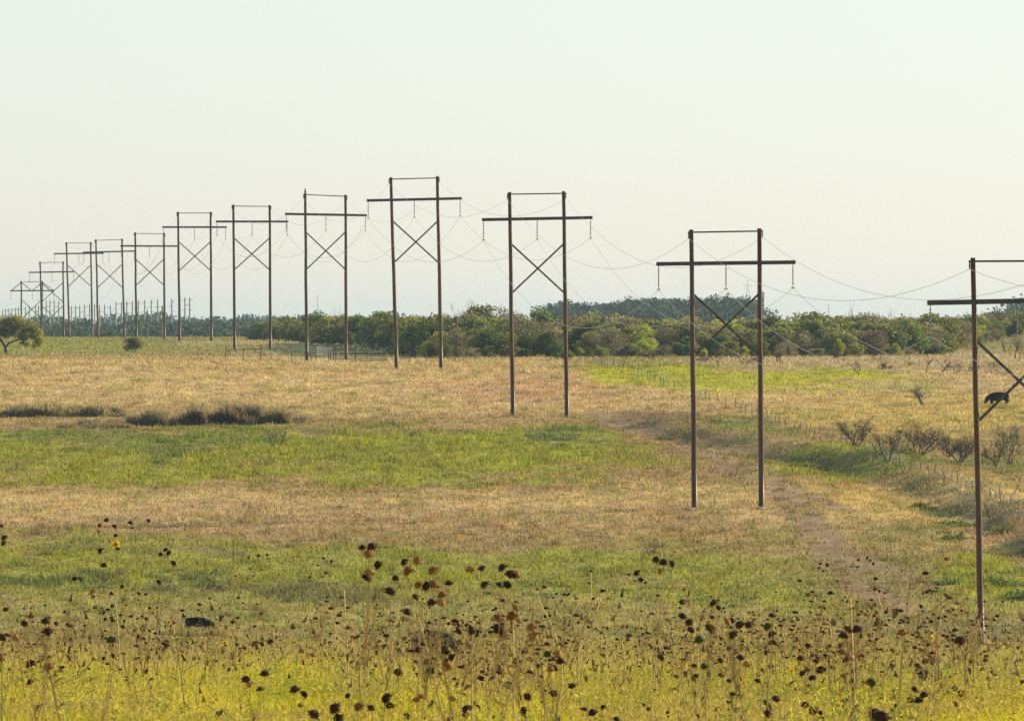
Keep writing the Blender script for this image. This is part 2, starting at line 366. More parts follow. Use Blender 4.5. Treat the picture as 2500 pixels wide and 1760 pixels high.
for (cx_, cy_, wv) in ((452, 1419, 1.5), (968, 1476, 1.2), (2236, 913, 1.7)):
    x0_, d0_ = rawpix(cx_, cy_, 90., 1950.); n = 900
    x = x0_ + rng.uniform(-wv, wv, n); d = d0_ - rng.uniform(.35, 3.0, n); c, lf, so = paint(x, d)
    blades('tall_grass', x, d, rng.uniform(.2, .56, n), rng.uniform(.03, .07, n), c, lean=.7, vary=.4, label='taller grass in front of a grazing cow')
for (cx_, cy_) in ((1557, 1138), (1707, 1139), (1150, 934), (1271, 935), (889, 823), (989, 822), (688, 806), (776, 808)):
    x0_, d0_ = rawpix(cx_, cy_, 90., 1950.); n = 170
    x = x0_ + rng.normal(0, .5, n); d = d0_ + rng.normal(-.3, .6, n); c, lf, so = paint(x, d)
    blades('butt_weeds', x, d, rng.uniform(.08, .3, n) * np.exp(-((x - x0_) / .9)**2), rng.uniform(.02, .06, n), c * rng.uniform(.6, 1.1, (n, 1)), lean=.7, vary=.4, label='taller weeds growing round the foot of a power pole', cat='weeds')
# dry brown weed stalks with tiny dark tips
x, d = scatter(9000, 66, 340, .3)
hg = rng.uniform(.35, .95, len(x))
blades('dry_stalks', x, d, hg, .003 + .00002 * d, np.tile(np.array((.46, .36, .12)), (len(x), 1)), lean=.35, label='thin dry weed stalks standing above the foreground grass', cat='weeds')
k = rng.choice(len(x), 7500, replace=True); sp = .05 + rng.uniform(0, .28, len(k))
zx = height(x[k], d[k]) + hg[k] * rng.uniform(.55, 1.05, len(k))
blades('weed_tips', x[k] + rng.normal(0, .07, len(k)), d[k], rng.uniform(.015, .045, len(k)), rng.uniform(.012, .04, len(k)), np.tile(np.array((.09, .055, .03)), (len(k), 1)), lean=1.5, vary=.6, zb=zx, label='small dark dried tips scattered over the foreground weeds', cat='weeds')

# ---------------------------------------------------------------- trees and bushes
def leaf_cloud(lobes, n, size, cols, r, shell=.55, zmin=.12):
    """n small leaf-sprays spread through overlapping lobes (cx,cy,cz,rx,ry,rz)"""
    lobes = np.array(lobes, float); vol = (lobes[:, 3] * lobes[:, 4] * lobes[:, 5])**.8; pr = vol / vol.sum()
    k = r.choice(len(lobes), n, p=pr); L = lobes[k]
    v = r.normal(size=(n, 3)); v /= np.linalg.norm(v, axis=1)[:, None]
    rad = shell + (1 - shell) * r.uniform(0, 1, n)**.7
    rad = rad * np.where(r.uniform(0, 1, n) < .12, r.uniform(1, 1.22, n), 1)
    p = L[:, :3] + v * L[:, 3:6] * rad[:, None]
    p[:, 2] = np.maximum(p[:, 2], zmin)
    a = r.normal(size=(n, 3)); a /= np.linalg.norm(a, axis=1)[:, None]
    b = np.cross(a, r.normal(size=(n, 3))); b /= np.linalg.norm(b, axis=1)[:, None]
    s = size * r.uniform(.5, 1.3, n)[:, None]
    V = np.stack([p - a * s, p + b * s * .55, p + a * s, p - b * s * .55], 1).reshape(-1, 3)
    c = np.array(cols)[r.integers(0, len(cols), n)]
    lc = r.uniform(.75, 1.25, len(lobes))[k]
    c = c * lc[:, None] * r.uniform(.75, 1.25, n)[:, None]
    return V, np.repeat(c, 4, 0)
def limbs(hgt, spread, nl, r, base_r, bend=.25, depth=2, start=.15):
    mb = MB(); tips = []
    def grow(p, dr, ln, rad, lev):
        pts = [p]; rr = [rad]; q_ = Vector(p); dv = Vector(dr).normalized(); seg = 4
        for i in range(seg):
            dv = (dv + Vector((r.normal(0, bend), r.normal(0, bend), r.normal(.06, bend * .5)))).normalized()
            q_ = q_ + dv * ln / seg; pts.append(q_.copy()); rr.append(rad * (1 - .75 * (i + 1) / seg) + .004)
            if lev > 0 and i >= 1:
                for _ in range(2 if lev > 1 else 1 + int(r.uniform() < .5)):
                    nd = dv + Vector((r.normal(0, .75), r.normal(0, .75), r.normal(.1, .35)))
                    grow(q_.copy(), nd, ln * r.uniform(.4, .65), rr[-1] * .65, lev - 1)
        mb.tube(pts, rr, 5 if lev > 1 else 3, cap=False); tips.append(q_.copy())
    for i in range(nl):
        a = 2 * math.pi * (i + r.uniform(-.3, .3)) / nl
        o = Vector((r.normal(0, .05), r.normal(0, .05), -.1))
        grow(o, Vector((math.cos(a) * spread, math.sin(a) * spread, 1)), hgt * r.uniform(.75, 1.05), base_r * r.uniform(.6, 1), depth)
    return mb, tips
G_DARK = [(.10, .135, .03), (.14, .175, .035), (.08, .11, .03), (.19, .22, .04)]
G_MID = [(.26, .27, .05), (.20, .215, .045), (.34, .33, .06), (.24, .21, .07)]
G_YEL = [(.42, .43, .05), (.34, .37, .045), (.48, .46, .06), (.26, .29, .045)]
G_GREY = [(.30, .245, .14), (.24, .21, .115), (.34, .28, .15), (.23, .225, .075)]
G_FAR = [(.06, .085, .06), (.08, .11, .065), (.05, .07, .06), (.11, .13, .07)]
def tree_meshes(seed, hgt, wdt, cols, n, leaf, bare=False):
    r = np.random.default_rng(seed)
    lobes = []
    for i in range(int(16 + wdt * 2)):
        a = r.uniform(0, 2 * math.pi); q_ = r.uniform(0, .75) * wdt / 2; cz = hgt * r.uniform(.22, .80) * (1 - .3 * q_ / (wdt / 2))
        s = r.uniform(.09, .24)
        lobes.append((math.cos(a) * q_, math.sin(a) * q_, cz, wdt * s, wdt * s, hgt * s * .8))
    V, c = leaf_cloud(lobes, n, leaf, cols, r, .35)
    cr = np_mesh('crown', V, 4, np.arange(len(V)), c); cr.materials.append(M_leaf)
    mb, tips = limbs(hgt * (.55 if bare else .6), .45, 4 if bare else 3, r, .09 + hgt * .012, depth=3 if bare else 1)
    tr = mb.mesh('trunk'); tr.materials.append(M_dead if bare else M_bark)
    return tr, cr
VAR = {}
VAR['dark'] = [tree_meshes(100 + i, 5.2, 5.2 + i * .4, G_DARK + G_MID[:1], 5600, .145) for i in range(4)]
VAR['mid'] = [tree_meshes(120 + i, 5.0, 5.0 + i * .3, G_MID + G_DARK[:1], 4800, .145) for i in range(4)]
VAR['yellow'] = [tree_meshes(140 + i, 4.6, 4.2 + i * .4, G_YEL, 4200, .145) for i in range(3)]
VAR['grey'] = [tree_meshes(160 + i, 5.0, 4.8 + i * .3, G_GREY, 2600, .11, True) for i in range(4)]
TL = {'dark': 'dark green dense bushy tree in the thicket across the pasture', 'mid': 'mid green bushy mesquite tree in the thicket across the pasture',
      'yellow': 'yellow green leafy tree in the thicket across the pasture', 'grey': 'grey brown nearly leafless tree in the thicket across the pasture'}
def put_tree(kind, x, d, s=1., sz=None, label=None, group='trees of the thicket beyond the pasture', name='mesquite_tree', k=None, z=None):
    tr, cr = VAR[kind][rnd.randrange(len(VAR[kind])) if k is None else k]
    o = empty(name, (x, d, (H(x, d) if z is None else z) - .03), label or TL[kind], 'tree', group, rnd.uniform(0, 6.28))
    o.scale = (s, s, sz or s)
    link('trunk', tr, None, o); link('crown', cr, None, o)
    return o
BASE = [(560, 1560), (600, 1500), (650, 1400), (700, 1330), (780, 1290), (860, 1240), (905, 1150), (960, 1105), (1060, 1095), (1200, 1095), (1320, 1098), (1500, 1105), (1700, 1110), (1850, 1110), (2000, 1125), (2120, 1150), (2180, 1250), (2340, 1330), (2600, 1340)]
TOP = [(560, 738), (585, 708), (640, 703), (700, 700), (760, 694), (820, 684), (850, 680), (900, 694), (960, 690), (1010, 681), (1060, 686), (1100, 680), (1150, 684), (1200, 693), (1280, 692), (1340, 690), (1420, 690), (1500, 688), (1600, 688), (1700, 692), (1800, 696), (1880, 692), (1960, 682), (2030, 686), (2100, 696), (2180, 695), (2260, 690), (2400, 690), (2600, 690)]
def kind_at(px):
    a = rnd.random()
    if px < 1010: return 'dark' if a < .55 else 'mid' if a < .88 else 'yellow'
    if px < 1150: return 'dark' if a < .3 else 'grey' if a < .6 else 'mid'
    if px < 1290: return 'grey' if a < .45 else 'mid' if a < .75 else 'dark'
    if px < 1560: return 'mid' if a < .42 else 'grey' if a < .68 else 'yellow' if a < .85 else 'dark'
    if px < 1900: return 'mid' if a < .45 else 'dark' if a < .65 else 'grey' if a < .85 else 'yellow'
    return 'grey' if a < .42 else 'mid' if a < .78 else 'dark' if a < .9 else 'yellow'
for row, (off, step, hs) in enumerate([(8, 44, .66), (22, 40, .82), (40, 44, 1.), (62, 50, 1.04)]):
    px = 565 + row * 9
    while px < 2440:
        d = float(np.interp(px, [b[0] for b in BASE], [b[1] for b in BASE])) + off + rnd.uniform(-6, 8)
        x = (px - CX) / F * d
        ty = float(np.interp(px, [b[0] for b in TOP], [b[1] for b in TOP])) + rnd.uniform(-3, 9)
        hh = (HY - ty) / F * d - H(x, d)
        kd = kind_at(px)
        s = max(.3, hh * hs * rnd.uniform(.88, 1.08) / 4.9)
        if row == 0 and rnd.random() < .3: s *= .6
        put_tree(kd, x, d, s * rnd.uniform(1.05, 1.4), s)
        px += step * rnd.uniform(.7, 1.25) * (1100 / d) * max(s, .7)
for i in range(46):
    px = rnd.uniform(600, 2420); d = float(np.interp(px, [b[0] for b in BASE], [b[1] for b in BASE])) + rnd.uniform(-16, 6); kd = kind_at(px)
    put_tree(kd, (px - CX) / F * d, d, rnd.uniform(.22, .55), rnd.uniform(.22, .55), {'dark': 'low dark green scrub bush', 'mid': 'low olive scrub bush', 'yellow': 'low yellow green scrub bush', 'grey': 'low leafless grey scrub bush'}[kd] + ' at the foot of the thicket', 'scrub bushes along the foot of the thicket', 'scrub_bush')
# the few that stand out
def special(kind, px, py, hpx, label, k=0, wide=1., dd=None, name='mesquite_tree'):
    if dd: x, d = (px - CX) / F * dd, dd
    else: p = at(px, py); x, d = p.x, p.y
    s = hpx / F * d / 4.9
    return put_tree(kind, x, d, s * wide, s, label, None, name, k)
special('yellow', 1838, 796, 66, 'bright yellow green bush lit at the foot of the thicket right of the second H-frame', 1, 1.1)
special('yellow', 1960, 798, 38, 'small bright green bush at the thicket edge left of the nearest H-frame crossarm', 2)
special('yellow', 1352, 800, 60, 'tall yellow green sapling at the thicket foot right of the third H-frame', 0, .8)
special('mid', 300, 790, 44, 'round olive bush alone on the crest beside the eighth H-frame', 1, 1.2, name='round_bush')
special('mid', 1270, 806, 30, 'low leafy bush in the grass just right of the third H-frame', 2, name='low_bush')
# single tree at the left edge: leaning trunk and a spreading crown
r_ = np.random.default_rng(5); p0 = at(14, 792)
o = empty('spreading_tree', p0, 'green spreading tree with forked leaning trunk at the left edge of the pasture', 'tree')
sc_ = p0.y / F
mb = MB(); mb.tube([(0, 0, -.1), (-.1, 0, .7), (-.45, 0, 1.35), (-1.0, 0, 2.2), (-1.5, 0, 3.4)], [.2, .17, .15, .11, .05], 7)
mb.tube([(-.12, 0, .75), (.35, .1, 1.25), (1.1, .1, 1.55), (2.2, 0, 1.9), (3.4, 0, 2.3)], [.13, .11, .09, .06, .03], 6)
mb.tube([(-.45, 0, 1.35), (-1.3, .2, 1.9), (-2.4, .2, 2.3)], [.1, .08, .03], 6); mb.tube([(-.9, 0, 2.0), (-.3, .3, 3.0), (.2, .3, 3.9)], [.1, .07, .03], 6)
link('trunk', mb.mesh('trunk', True), M_bark, o)
lob = [(-2.4, 0, 3.0, 1.5, 1.5, 1.0), (-1, 0, 3.7, 1.4, 1.6, .9), (.8, 0, 3.7, 1.5, 1.5, 1.0), (2.3, 0, 3.5, 1.5, 1.4, 1.1), (3.8, .2, 2.9, 1.3, 1.3, 1.1), (4.8, 0, 2.2, 1.1, 1.1, 1.0), (-3.4, 0, 2.2, 1.1, 1.2, .9), (-3.2, .3, 1.4, 1.2, 1.0, .9)]
for i in range(60): q_ = r_.uniform(-4.2, 5.6); lob.append((q_, r_.uniform(-.8, 1.4), r_.uniform(.45 if q_ > 1.6 or q_ < -2 else 2.2, 4.3 - .12 * abs(q_ - .6)**1.6), r_.uniform(.35, .9), .8, r_.uniform(.25, .6)))
V, c = leaf_cloud(lob, 12500, .13, G_MID + G_YEL[:3] + G_DARK[3:], r_, .15)
V[:, 0] *= .78
cr = np_mesh('crown', V, 4, np.arange(len(V)), c); link('crown', cr, M_leaf, o)

# far woods: each reads as one blue mass
def wood(name, label, segs, seed, per=230, leaf=.55, width=7.0, jit=4.5):
    r = np.random.default_rng(seed); Vs = []; Cs = []
    for (x0, x1, d0, d1, ty0, ty1, n) in segs:
        for i in range(n):
            t = r.uniform(); px = x0 + (x1 - x0) * t; d = r.uniform(d0, d1)
            x = (px - CX) / F * d; z0 = H(x, d); top = (HY - (ty0 + (ty1 - ty0) * t + r.normal(0, jit) + 4)) / F * d
            hh = max(top - z0, 1.5); wd = width * r.uniform(.7, 1.2)
            lb = [(x + r.normal(0, wd * .22), d + r.normal(0, wd * .22), z0 + hh * r.uniform(.3, .85), wd * r.uniform(.2, .36), wd * .3, hh * r.uniform(.12, .24)) for _ in range(6)]
            lb.append((x, d, z0 + hh * .3, wd * .5, wd * .4, hh * .3))
            v, c = leaf_cloud(lb, per, leaf, G_FAR, r, .3, z0)
            Vs.append(v); Cs.append(c)
    V = np.concatenate(Vs); c = np.concatenate(Cs)
    tag(link(name, np_mesh(name, V, 4, np.arange(len(V)), c), M_leaf), label, 'woodland', kind='stuff')
wood('far_woodland', 'blue hazy woodland beyond the crest at the left', [(-60, 640, 2060, 2300, 722, 720, 110), (-60, 640, 2300, 2500, 716, 713, 80), (500, 900, 2100, 2500, 714, 708, 40)], 3, leaf=.5)
wood('horizon_woodland', 'palest blue woodland line on the left horizon', [(-60, 270, 3600, 4200, 709, 705, 30), (270, 360, 3600, 3900, 699, 697, 16), (360, 760, 3600, 4200, 705, 703, 45), (760, 900, 3600, 4200, 703, 700, 14)], 4, leaf=.95, width=13)
wood('hill_woodland', 'blue wooded hill rising behind the thicket between the third and second H-frames', [(1225, 1285, 2500, 2800, 672, 670, 12), (1285, 1400, 2450, 2800, 680, 672, 18), (1400, 1540, 2450, 2800, 666, 664, 24), (1540, 1712, 2450, 2800, 662, 656, 30), (1225, 1720, 2300, 2450, 690, 682, 26)], 6, per=420, leaf=.45, width=7, jit=2.2)
wood('right_woodland', 'blue grey wooded rise behind the nearest crossarm at the right edge', [(2215, 2290, 2350, 2650, 684, 672, 12), (2290, 2420, 2350, 2650, 668, 664, 16), (1715, 2215, 3300, 3800, 704, 702, 40)], 8, leaf=.6, width=8)

# bare shrubs and saplings
def dead(px, py, wpx, hpx, label, seed, nl=4, leafy=0, spread=.7, depth=3, name='dead_shrub', group=None, br=None, dm=90.):
    p = at(px, py, dm); r = np.random.default_rng(seed); hm = hpx / F * p.y; wm = wpx / F * p.y
    mb, tips = limbs(hm * .62, spread, nl, r, br or max(.035, hm * .03), bend=.2 if br == .07 else .3, depth=depth)
    V = np.array(mb.v); V[:, 2] *= hm / max(V[:, 2].max(), .1)
    xs = V[:, 0]; f = wm / max(np.percentile(xs, 99) - np.percentile(xs, 1), .1); V[:, 0] *= f; V[:, 1] *= f
    me = bpy.data.meshes.new(name); me.from_pydata(V.tolist(), [], mb.f); me.update()
    p.z -= .02
    if leafy:
        o = empty(name, p, label, 'shrub', group)
        link('branches', me, M_dead, o)
        lv, c = leaf_cloud([(0, 0, hm * .72, wm * .45, wm * .4, hm * .3), (0, 0, hm * .5, wm * .3, wm * .3, hm * .25)], leafy, .07, G_GREY + G_MID[:2], r, .2)
        link('twigs', np_mesh('twigs', lv, 4, np.arange(len(lv)), c), M_leaf, o)
        return o
    o = link(name, me, M_dead, loc=p); return tag(o, label, 'shrub', group)
DS = [(1918, 1020, 62, 64, 'bare forked shrub leftmost of the dead row beyond the creek', 3, 0), (1993, 1040, 66, 66, 'dead shrub with leaning V limbs second in the row beyond the creek', 2, 0),
      (2062, 1032, 92, 70, 'largest tangled dead shrub in the row left of the nearest pole', 6, 60), (2122, 1026, 40, 48, 'small bare shrub just right of the largest dead shrub', 3, 0),
      (2152, 1040, 62, 58, 'twiggy dead shrub just left of the nearest pole', 5, 0), (2232, 1045, 46, 50, 'bare crooked shrub just right of the nearest pole', 2, 0), (2264, 1040, 52, 80, 'tall upright dead shrub at the right end of the row', 5, 0),
      (2068, 908, 54, 52, 'lone small flat topped tree standing in the golden field left of the cow', 1, 160), (617, 1010, 56, 62, 'small bare tree alone in the green grass below the left thicket', 2, 150),
      (214, 1325, 70, 60, 'faint leafless sapling in the lower left green band', 1, 0), (440, 1330, 80, 46, 'wide bare sapling above the black cow in the lower left', 1, 0), (1468, 1250, 40, 30, 'thin bare weed bush in the lower middle field', 1, 0)]
for i, (px, py, wp, hp, lb, nl, lf_) in enumerate(DS):
    thin = px < 900 or py > 1200
    if not thin and px > 1800 and px != 2068: wp *= 1.3; hp *= 1.3
    dead(px, py, wp, hp, lb, 300 + i, nl + (0 if thin else 1), lf_, depth=3, br=.03 if thin else .07, spread=.3 if nl == 1 else .8, name='bare_sapling' if nl <= 2 and (thin or px == 2068) else 'dead_shrub')
DS2 = [(1614, 822, 40, 40), (1580, 815, 40, 26), (1672, 818, 50, 36), (1700, 815, 34, 22), (1250, 806, 30, 22), (1400, 806, 36, 24), (1455, 806, 44, 30), (1500, 800, 40, 34), (1556, 804, 30, 30), (1640, 806, 26, 30), (1925, 842, 26, 40), (1985, 830, 34, 22), (2075, 838, 24, 46), (2110, 836, 26, 30), (2140, 840, 36, 30), (2185, 834, 26, 22), (2240, 838, 40, 30), (1965, 812, 24, 24), (1745, 812, 24, 30), (1875, 806, 28, 26), (2030, 826, 20, 26), (2280, 805, 40, 56), (2255, 790, 34, 46)]
for i, (px, py, wp, hp) in enumerate(DS2):
    dead(px, py, wp, hp, 'small bare grey shrub in the pale grass at the foot of the thicket', 400 + i, 1 + i % 4, 0 if i % 3 else 40, depth=2 + i % 2, group='bare shrubs below the thicket', name='bare_shrub')
for i, (px, py, wp, hp, lb) in enumerate([(2146, 1205, 20, 26, 'small dark bush on the slope above the green gully'), (1808, 995, 14, 44, 'thin dead snag standing right of the second H-frame'), (2215, 1150, 20, 38, 'crooked dead stick plant right of the nearest pole'), (2275, 1120, 22, 46, 'thin branching dead plant at the right edge')]):
    dead(px, py, wp, hp, lb, 450 + i, 1, 0, depth=1 if i != 0 else 3, spread=.15, name='dead_plant')
# brush thickets in the pasture (tall reeds grown together, each patch one clump)
def thicket(x0, x1, by, hpx, label, seed, cols, n, green=.15, deep=9.):
    r = np.random.default_rng(seed); p = at((x0 + x1) / 2, by); d0 = p.y; w_ = (x1 - x0) / F * d0
    t = r.uniform(-1, 1, n); x = p.x + t * w_ / 2; d = d0 + r.uniform(0, 1, n) * deep * (1 - t**2 * .6)
    rag = fbm(x / .9, d / 2.5, seed, 3); keep = rag > .31 + r.normal(0, .05, n); t, x, d, rag = t[keep], x[keep], d[keep], rag[keep]; n = len(t)
    hm = hpx / F * d0 * .95 * (1 - np.abs(t)**4 * .6) * (.25 + .75 * sst(.2, .75, rag)) * r.uniform(.25, 1.15, n)
    z = height(x, d); a = r.uniform(0, 6.28, n); wd = r.uniform(.02, .06, n)
    V = np.empty((n, 3, 3)); dx, dy = np.cos(a) * wd, np.sin(a) * wd; la = r.normal(0, .3, (n, 2)) * hm[:, None]
    V[:, 0] = np.stack([x - dx, d - dy, z - .03], -1); V[:, 2] = np.stack([x + la[:, 0], d + la[:, 1], z + hm], -1)
    V[:, 1] = np.stack([x + dx + la[:, 0] * .5, d + dy, z + hm * .55], -1)
    c = np.array(cols)[r.integers(0, len(cols), n)] * r.uniform(.6, 1.4, n)[:, None]
    V -= np.array(p)
    me = np_mesh('reed_thicket', V.reshape(-1, 3), 3, np.arange(3 * n), np.repeat(c, 3, 0))
    tag(link('reed_thicket', me, M_grass, loc=p), label, 'thicket', 'dark brush patches in the upper left pasture')
BR = [(.30, .21, .11), (.22, .19, .10), (.38, .27, .14), (.23, .23, .09), (.46, .36, .16)]
thicket(-30, 288, 935, 32, 'long low dark brush patch at the left edge of the pasture', 1, BR[1:] + BR[3:], 6500)
thicket(120, 300, 961, 20, 'thin dark strip of brush just below the long left patch', 2, BR[:4], 3500)
thicket(286, 376, 956, 40, 'rounded grey green brush clump in the middle of the dark row', 3, BR[1:4], 3800)
thicket(382, 462, 954, 54, 'tallest reddish brown brush clump of the dark row', 4, BR, 4600)
thicket(462, 650, 952, 46, 'widest dark brush clump at the right end of the row', 5, BR[:4], 9500)
thicket(640, 700, 950, 22, 'low fading brush at the right tip of the dark row', 6, BR, 1300)
# low leafy bushes on the creek bank
def low_bush(px, py, wpx, hpx, label, seed, cols=G_DARK, group=None, n=1100, name='low_bush'):
    p = at(px, py); r = np.random.default_rng(seed); hm = hpx / F * p.y; wm = wpx / F * p.y
    lb = []
    for _ in range(18):
        q_ = r.normal(0, .26); f = r.uniform(.25, 1) * max(.25, 1 - abs(q_) * 1.4); lb.append((q_ * wm, r.uniform(-1, 3.5), hm * f * .4, hm * r.uniform(.5, 1.2), .8, hm * f * .5))
    v, c = leaf_cloud(lb, n, .1, list(cols) + G_MID[:1], r, .2)
    tag(link(name, np_mesh(name, v, 4, np.arange(len(v)), c), M_leaf, loc=p), label, 'bush', group)
LBS = [(1730, 1034, 80, 18, 'dark low bush in the gully right of the second H-frame'), (1800, 1042, 78, 24, 'darkest green bush at the right end of the gully by the second H-frame'), (1645, 1010, 70, 16, 'grey low brush between the legs of the second H-frame'),
       (1490, 968, 70, 14, 'low dark brush on the bank left of the second H-frame'), (2060, 1120, 80, 22, 'dark brush where the gully bends below the dead shrubs'), (2130, 1158, 96, 26, 'dark bushes along the gully left of the nearest pole'), (2250, 1180, 96, 22, 'dark grey bushes in the gully right of the nearest pole'),
       (2130, 1205, 40, 16, 'small dark green bush under the grassy ledge left of the nearest pole'), (2240, 1318, 120, 34, 'large dark green bush right of the nearest pole'), (2130, 1312, 100, 18, 'low dark green bush left of the nearest pole foot'), (2285, 1345, 70, 32, 'green bush at the right edge beside the large one'), (1600, 955, 40, 14, 'small reddish bush beside the second H-frame left pole')]
for i, a in enumerate(LBS): low_bush(*a, 500 + i, cols=G_DARK if 'dark' in a[4] or 'green' in a[4] else G_GREY)

# ---------------------------------------------------------------- fences and gates
def w3(px, py, d): return Vector(((px - CX) / F * d, d, (HY - py) / F * d))
FP = [(1330, 812), (1400, 830), (1440, 846), (1490, 866), (1550, 886), (1610, 905), (1680, 930), (1760, 958), (1830, 985), (1900, 1012), (2010, 1048), (2110, 1082), (2190, 1112), (2310, 1168), (2420, 1225)]
fw = [at(*p) for p in FP]
o = empty('wire_fence', fw[0], 'long wire fence of weathered posts running diagonally down the right pasture', 'fence')
pts = []; carry = 0.
for a, b in zip(fw[:-1], fw[1:]):
    L = (b - a).xy.length; t = carry
    while t < L: pts.append(a.xy + (b - a).xy * (t / L)); t += rnd.uniform(4.2, 7.6)
    carry = t - L
tops = []
for q_ in pts:
    b = Vector((q_.x + rnd.uniform(-.15, .15), q_.y, H(q_.x, q_.y))); hgt = rnd.uniform(.6, 1.05); ln = rnd.gauss(0, .09)
    mb = MB().tube([(0, 0, -.1), (ln * .5, 0, hgt * .5), (ln, 0, hgt)], [.035, .032, .028], 6)
    link('post', mb.mesh('post'), M_post, o, b - fw[0]); tops.append((b - fw[0], ln, hgt))
mb = MB()
for hz in (.35, .65, .95):
    for (a, l1, h1), (b, l2, h2) in zip(tops[:-1], tops[1:]): mb.tube([a + Vector((l1 * hz, -.05, hz * .85)), b + Vector((l2 * hz, -.05, hz * .85))], .006, 3, False)
link('wire', mb.mesh('wire'), M_wire, o)
def rails(name, label, cat, posts, rls, d, m_post, m_rail, pr=.05, rr=.035):
    """posts (px, top, bottom), rails (x0, y0, x1, y1) all on one line at distance d"""
    o_ = w3(posts[0][0], posts[0][2], d); o_.z = H(o_.x, d)
    e = empty(name, o_, label, cat)
    for (px, t, b) in posts:
        p = w3(px, b, d); p.z = H(p.x, d) - .05; q_ = w3(px, t, d)
        link('post', MB().tube([p - o_, q_ - o_], pr, 8).mesh('post', True), m_post, e)
    for (x0, y0, x1, y1) in rls:
        link('rail', MB().tube([w3(x0, y0, d) - o_ + Vector((0, -.06, 0)), w3(x1, y1, d) - o_ + Vector((0, -.06, 0))], rr, 8).mesh('rail', True), m_rail, e)
    return e
rails('rail_fence', 'dark pipe rail fence below the sixth H-frame', 'fence', [(506, 777, 796), (545, 781, 794), (585, 774, 796)], [(506, 784, 585, 783), (568, 789, 585, 791)], 1085, M_darkpipe, M_darkpipe)
rails('rail_fence', 'low pipe rail with wooden posts in front of the fifth H-frame base', 'fence', [(654, 790, 812), (690, 789, 808), (697, 789, 809), (737, 788, 812)], [(654, 798, 740, 799)], 1010, M_post, M_darkpipe)
rails('pasture_gate', 'white five bar metal gate between the fifth H-frame poles', 'gate', [(709, 777, 798), (748, 777, 799)], [(709, 778.5, 746, 779.5), (709, 782.5, 746, 783), (709, 787, 746, 788), (709, 791, 746, 791.5), (709, 795, 746, 795)], 1035, M_darkpipe, M_gate, .06, .045)
rails('pipe_fence', 'dark pipe fence section behind the fifth H-frame right pole', 'fence', [(753, 776, 797), (796, 776, 794)], [(748, 783, 796, 783)], 1042, M_darkpipe, M_darkpipe, .06)
rails('pasture_gate', 'long grey metal gate right of the fifth H-frame right pole', 'gate', [(741, 788, 812), (888, 787, 810)], [(742, 793, 868, 794), (742, 797.5, 868, 798), (742, 801.5, 868, 802), (742, 805, 868, 805.5), (780, 809, 868, 807.5)], 1000, M_post, M_darkpipe, .06, .03)
rails('rail_fence', 'wooden posts with a single rail between the fifth and fourth H-frames', 'fence', [(918, 787, 806), (955, 785, 805)], [(888, 798, 957, 797)], 995, M_post, M_darkpipe)

# ---------------------------------------------------------------- the H-frame line
# L/R pole top and foot, arm ends, arm depth
HF = [  # name label, d, L(top x,y, foot x,y), R(...), arm(x0,y0,x1,y1), xbrace (top y, bottom y)
 ('nearest wooden H-frame, its left half cut by the right edge of the view', 497, (2180, 578, 2201, 1448), (2378, 577, 2392, 1450), (2078, 679, 2481, 671), (765, 943)),
 ('second nearest wooden H-frame, standing in front of the gully and blue hill', 640, (1549, 515, 1557, 1138), (1702, 512, 1707, 1139), (1471, 592, 1783, 588), (660, 796)),
 ('third nearest wooden H-frame, standing at the edge of the green band', 806, (1142, 431, 1150, 934), (1263, 429, 1271, 935), (1080, 493, 1328, 488), (548, 656)),
 ('fourth nearest wooden H-frame, highest against the sky', 938, (876, 398, 889, 823), (980, 395, 989, 822), (822, 450, 1035, 445), (497, 588)),
 ('fifth nearest wooden H-frame with a bird on its left pole, by the white gate', 1092, (684, 433, 688, 806), (774, 437, 776, 808), (639, 480, 822, 483), (522, 603)),
 ('sixth nearest wooden H-frame, left of the dark trees with a rail fence at its foot', 1225, (523, 459, 526, 782), (604, 460, 606, 782), (484, 497, 646, 497), (535, 604)),
 ('seventh nearest wooden H-frame, at the right end of the bare crest', 1387, (399, 475, 403, 766), (472, 475, 474, 766), (364, 509.5, 508, 509.5), (543, 606)),
 ('eighth nearest wooden H-frame, behind the round olive bush', 1537, (303, 521, 306, 765), (367, 522, 369, 765), (270, 551.5, 400, 552), (582, 639)),
 ('ninth nearest wooden H-frame, with a slightly tilted crossarm', 1737, (215, 537, 220.5, 765), (273, 535, 279, 765), (186, 566, 303, 563), (593, 645)),
 ('tenth nearest wooden H-frame, its arm overlapping the ninth', 1816, (149, 543, 156, 758), (203, 543, 207, 758), (121, 569, 232, 568), (595, 642)),
 ('eleventh nearest wooden H-frame with two stacked X braces', 1895, (90, 587, 94, 757), (141, 586, 143.5, 757), (65, 611, 167, 609), (634, 677)),
 ('farthest wooden H-frame with V braces above its crossarm', 1990, (47.5, 630, 48, 760), (94.5, 630, 94, 760), (23, 652, 122, 651.5), (672, 715)),
]
def catline(a, b, sag, n=26):
    return [a.lerp(b, t / n) - Vector((0, 0, 4 * sag * (t / n) * (1 - t / n))) for t in range(n + 1)]
def ins_mesh(ln):
    mb = MB(); n = 9; pts = []; rr = []
    mb.tube([(0, 0, 0), (0, 0, -ln)], .028, 5)
    for i in range(n):
        z = -ln * (.16 + .68 * i / (n - 1)); mb.tube([(0, 0, z + .045), (0, 0, z), (0, 0, z - .02)], [.03, .062, .035], 8)
    mb.beam((-.12, 0, -ln - .02), (.12, 0, -ln - .02), .06, .06)
    return mb.mesh('insulator')
attach = []
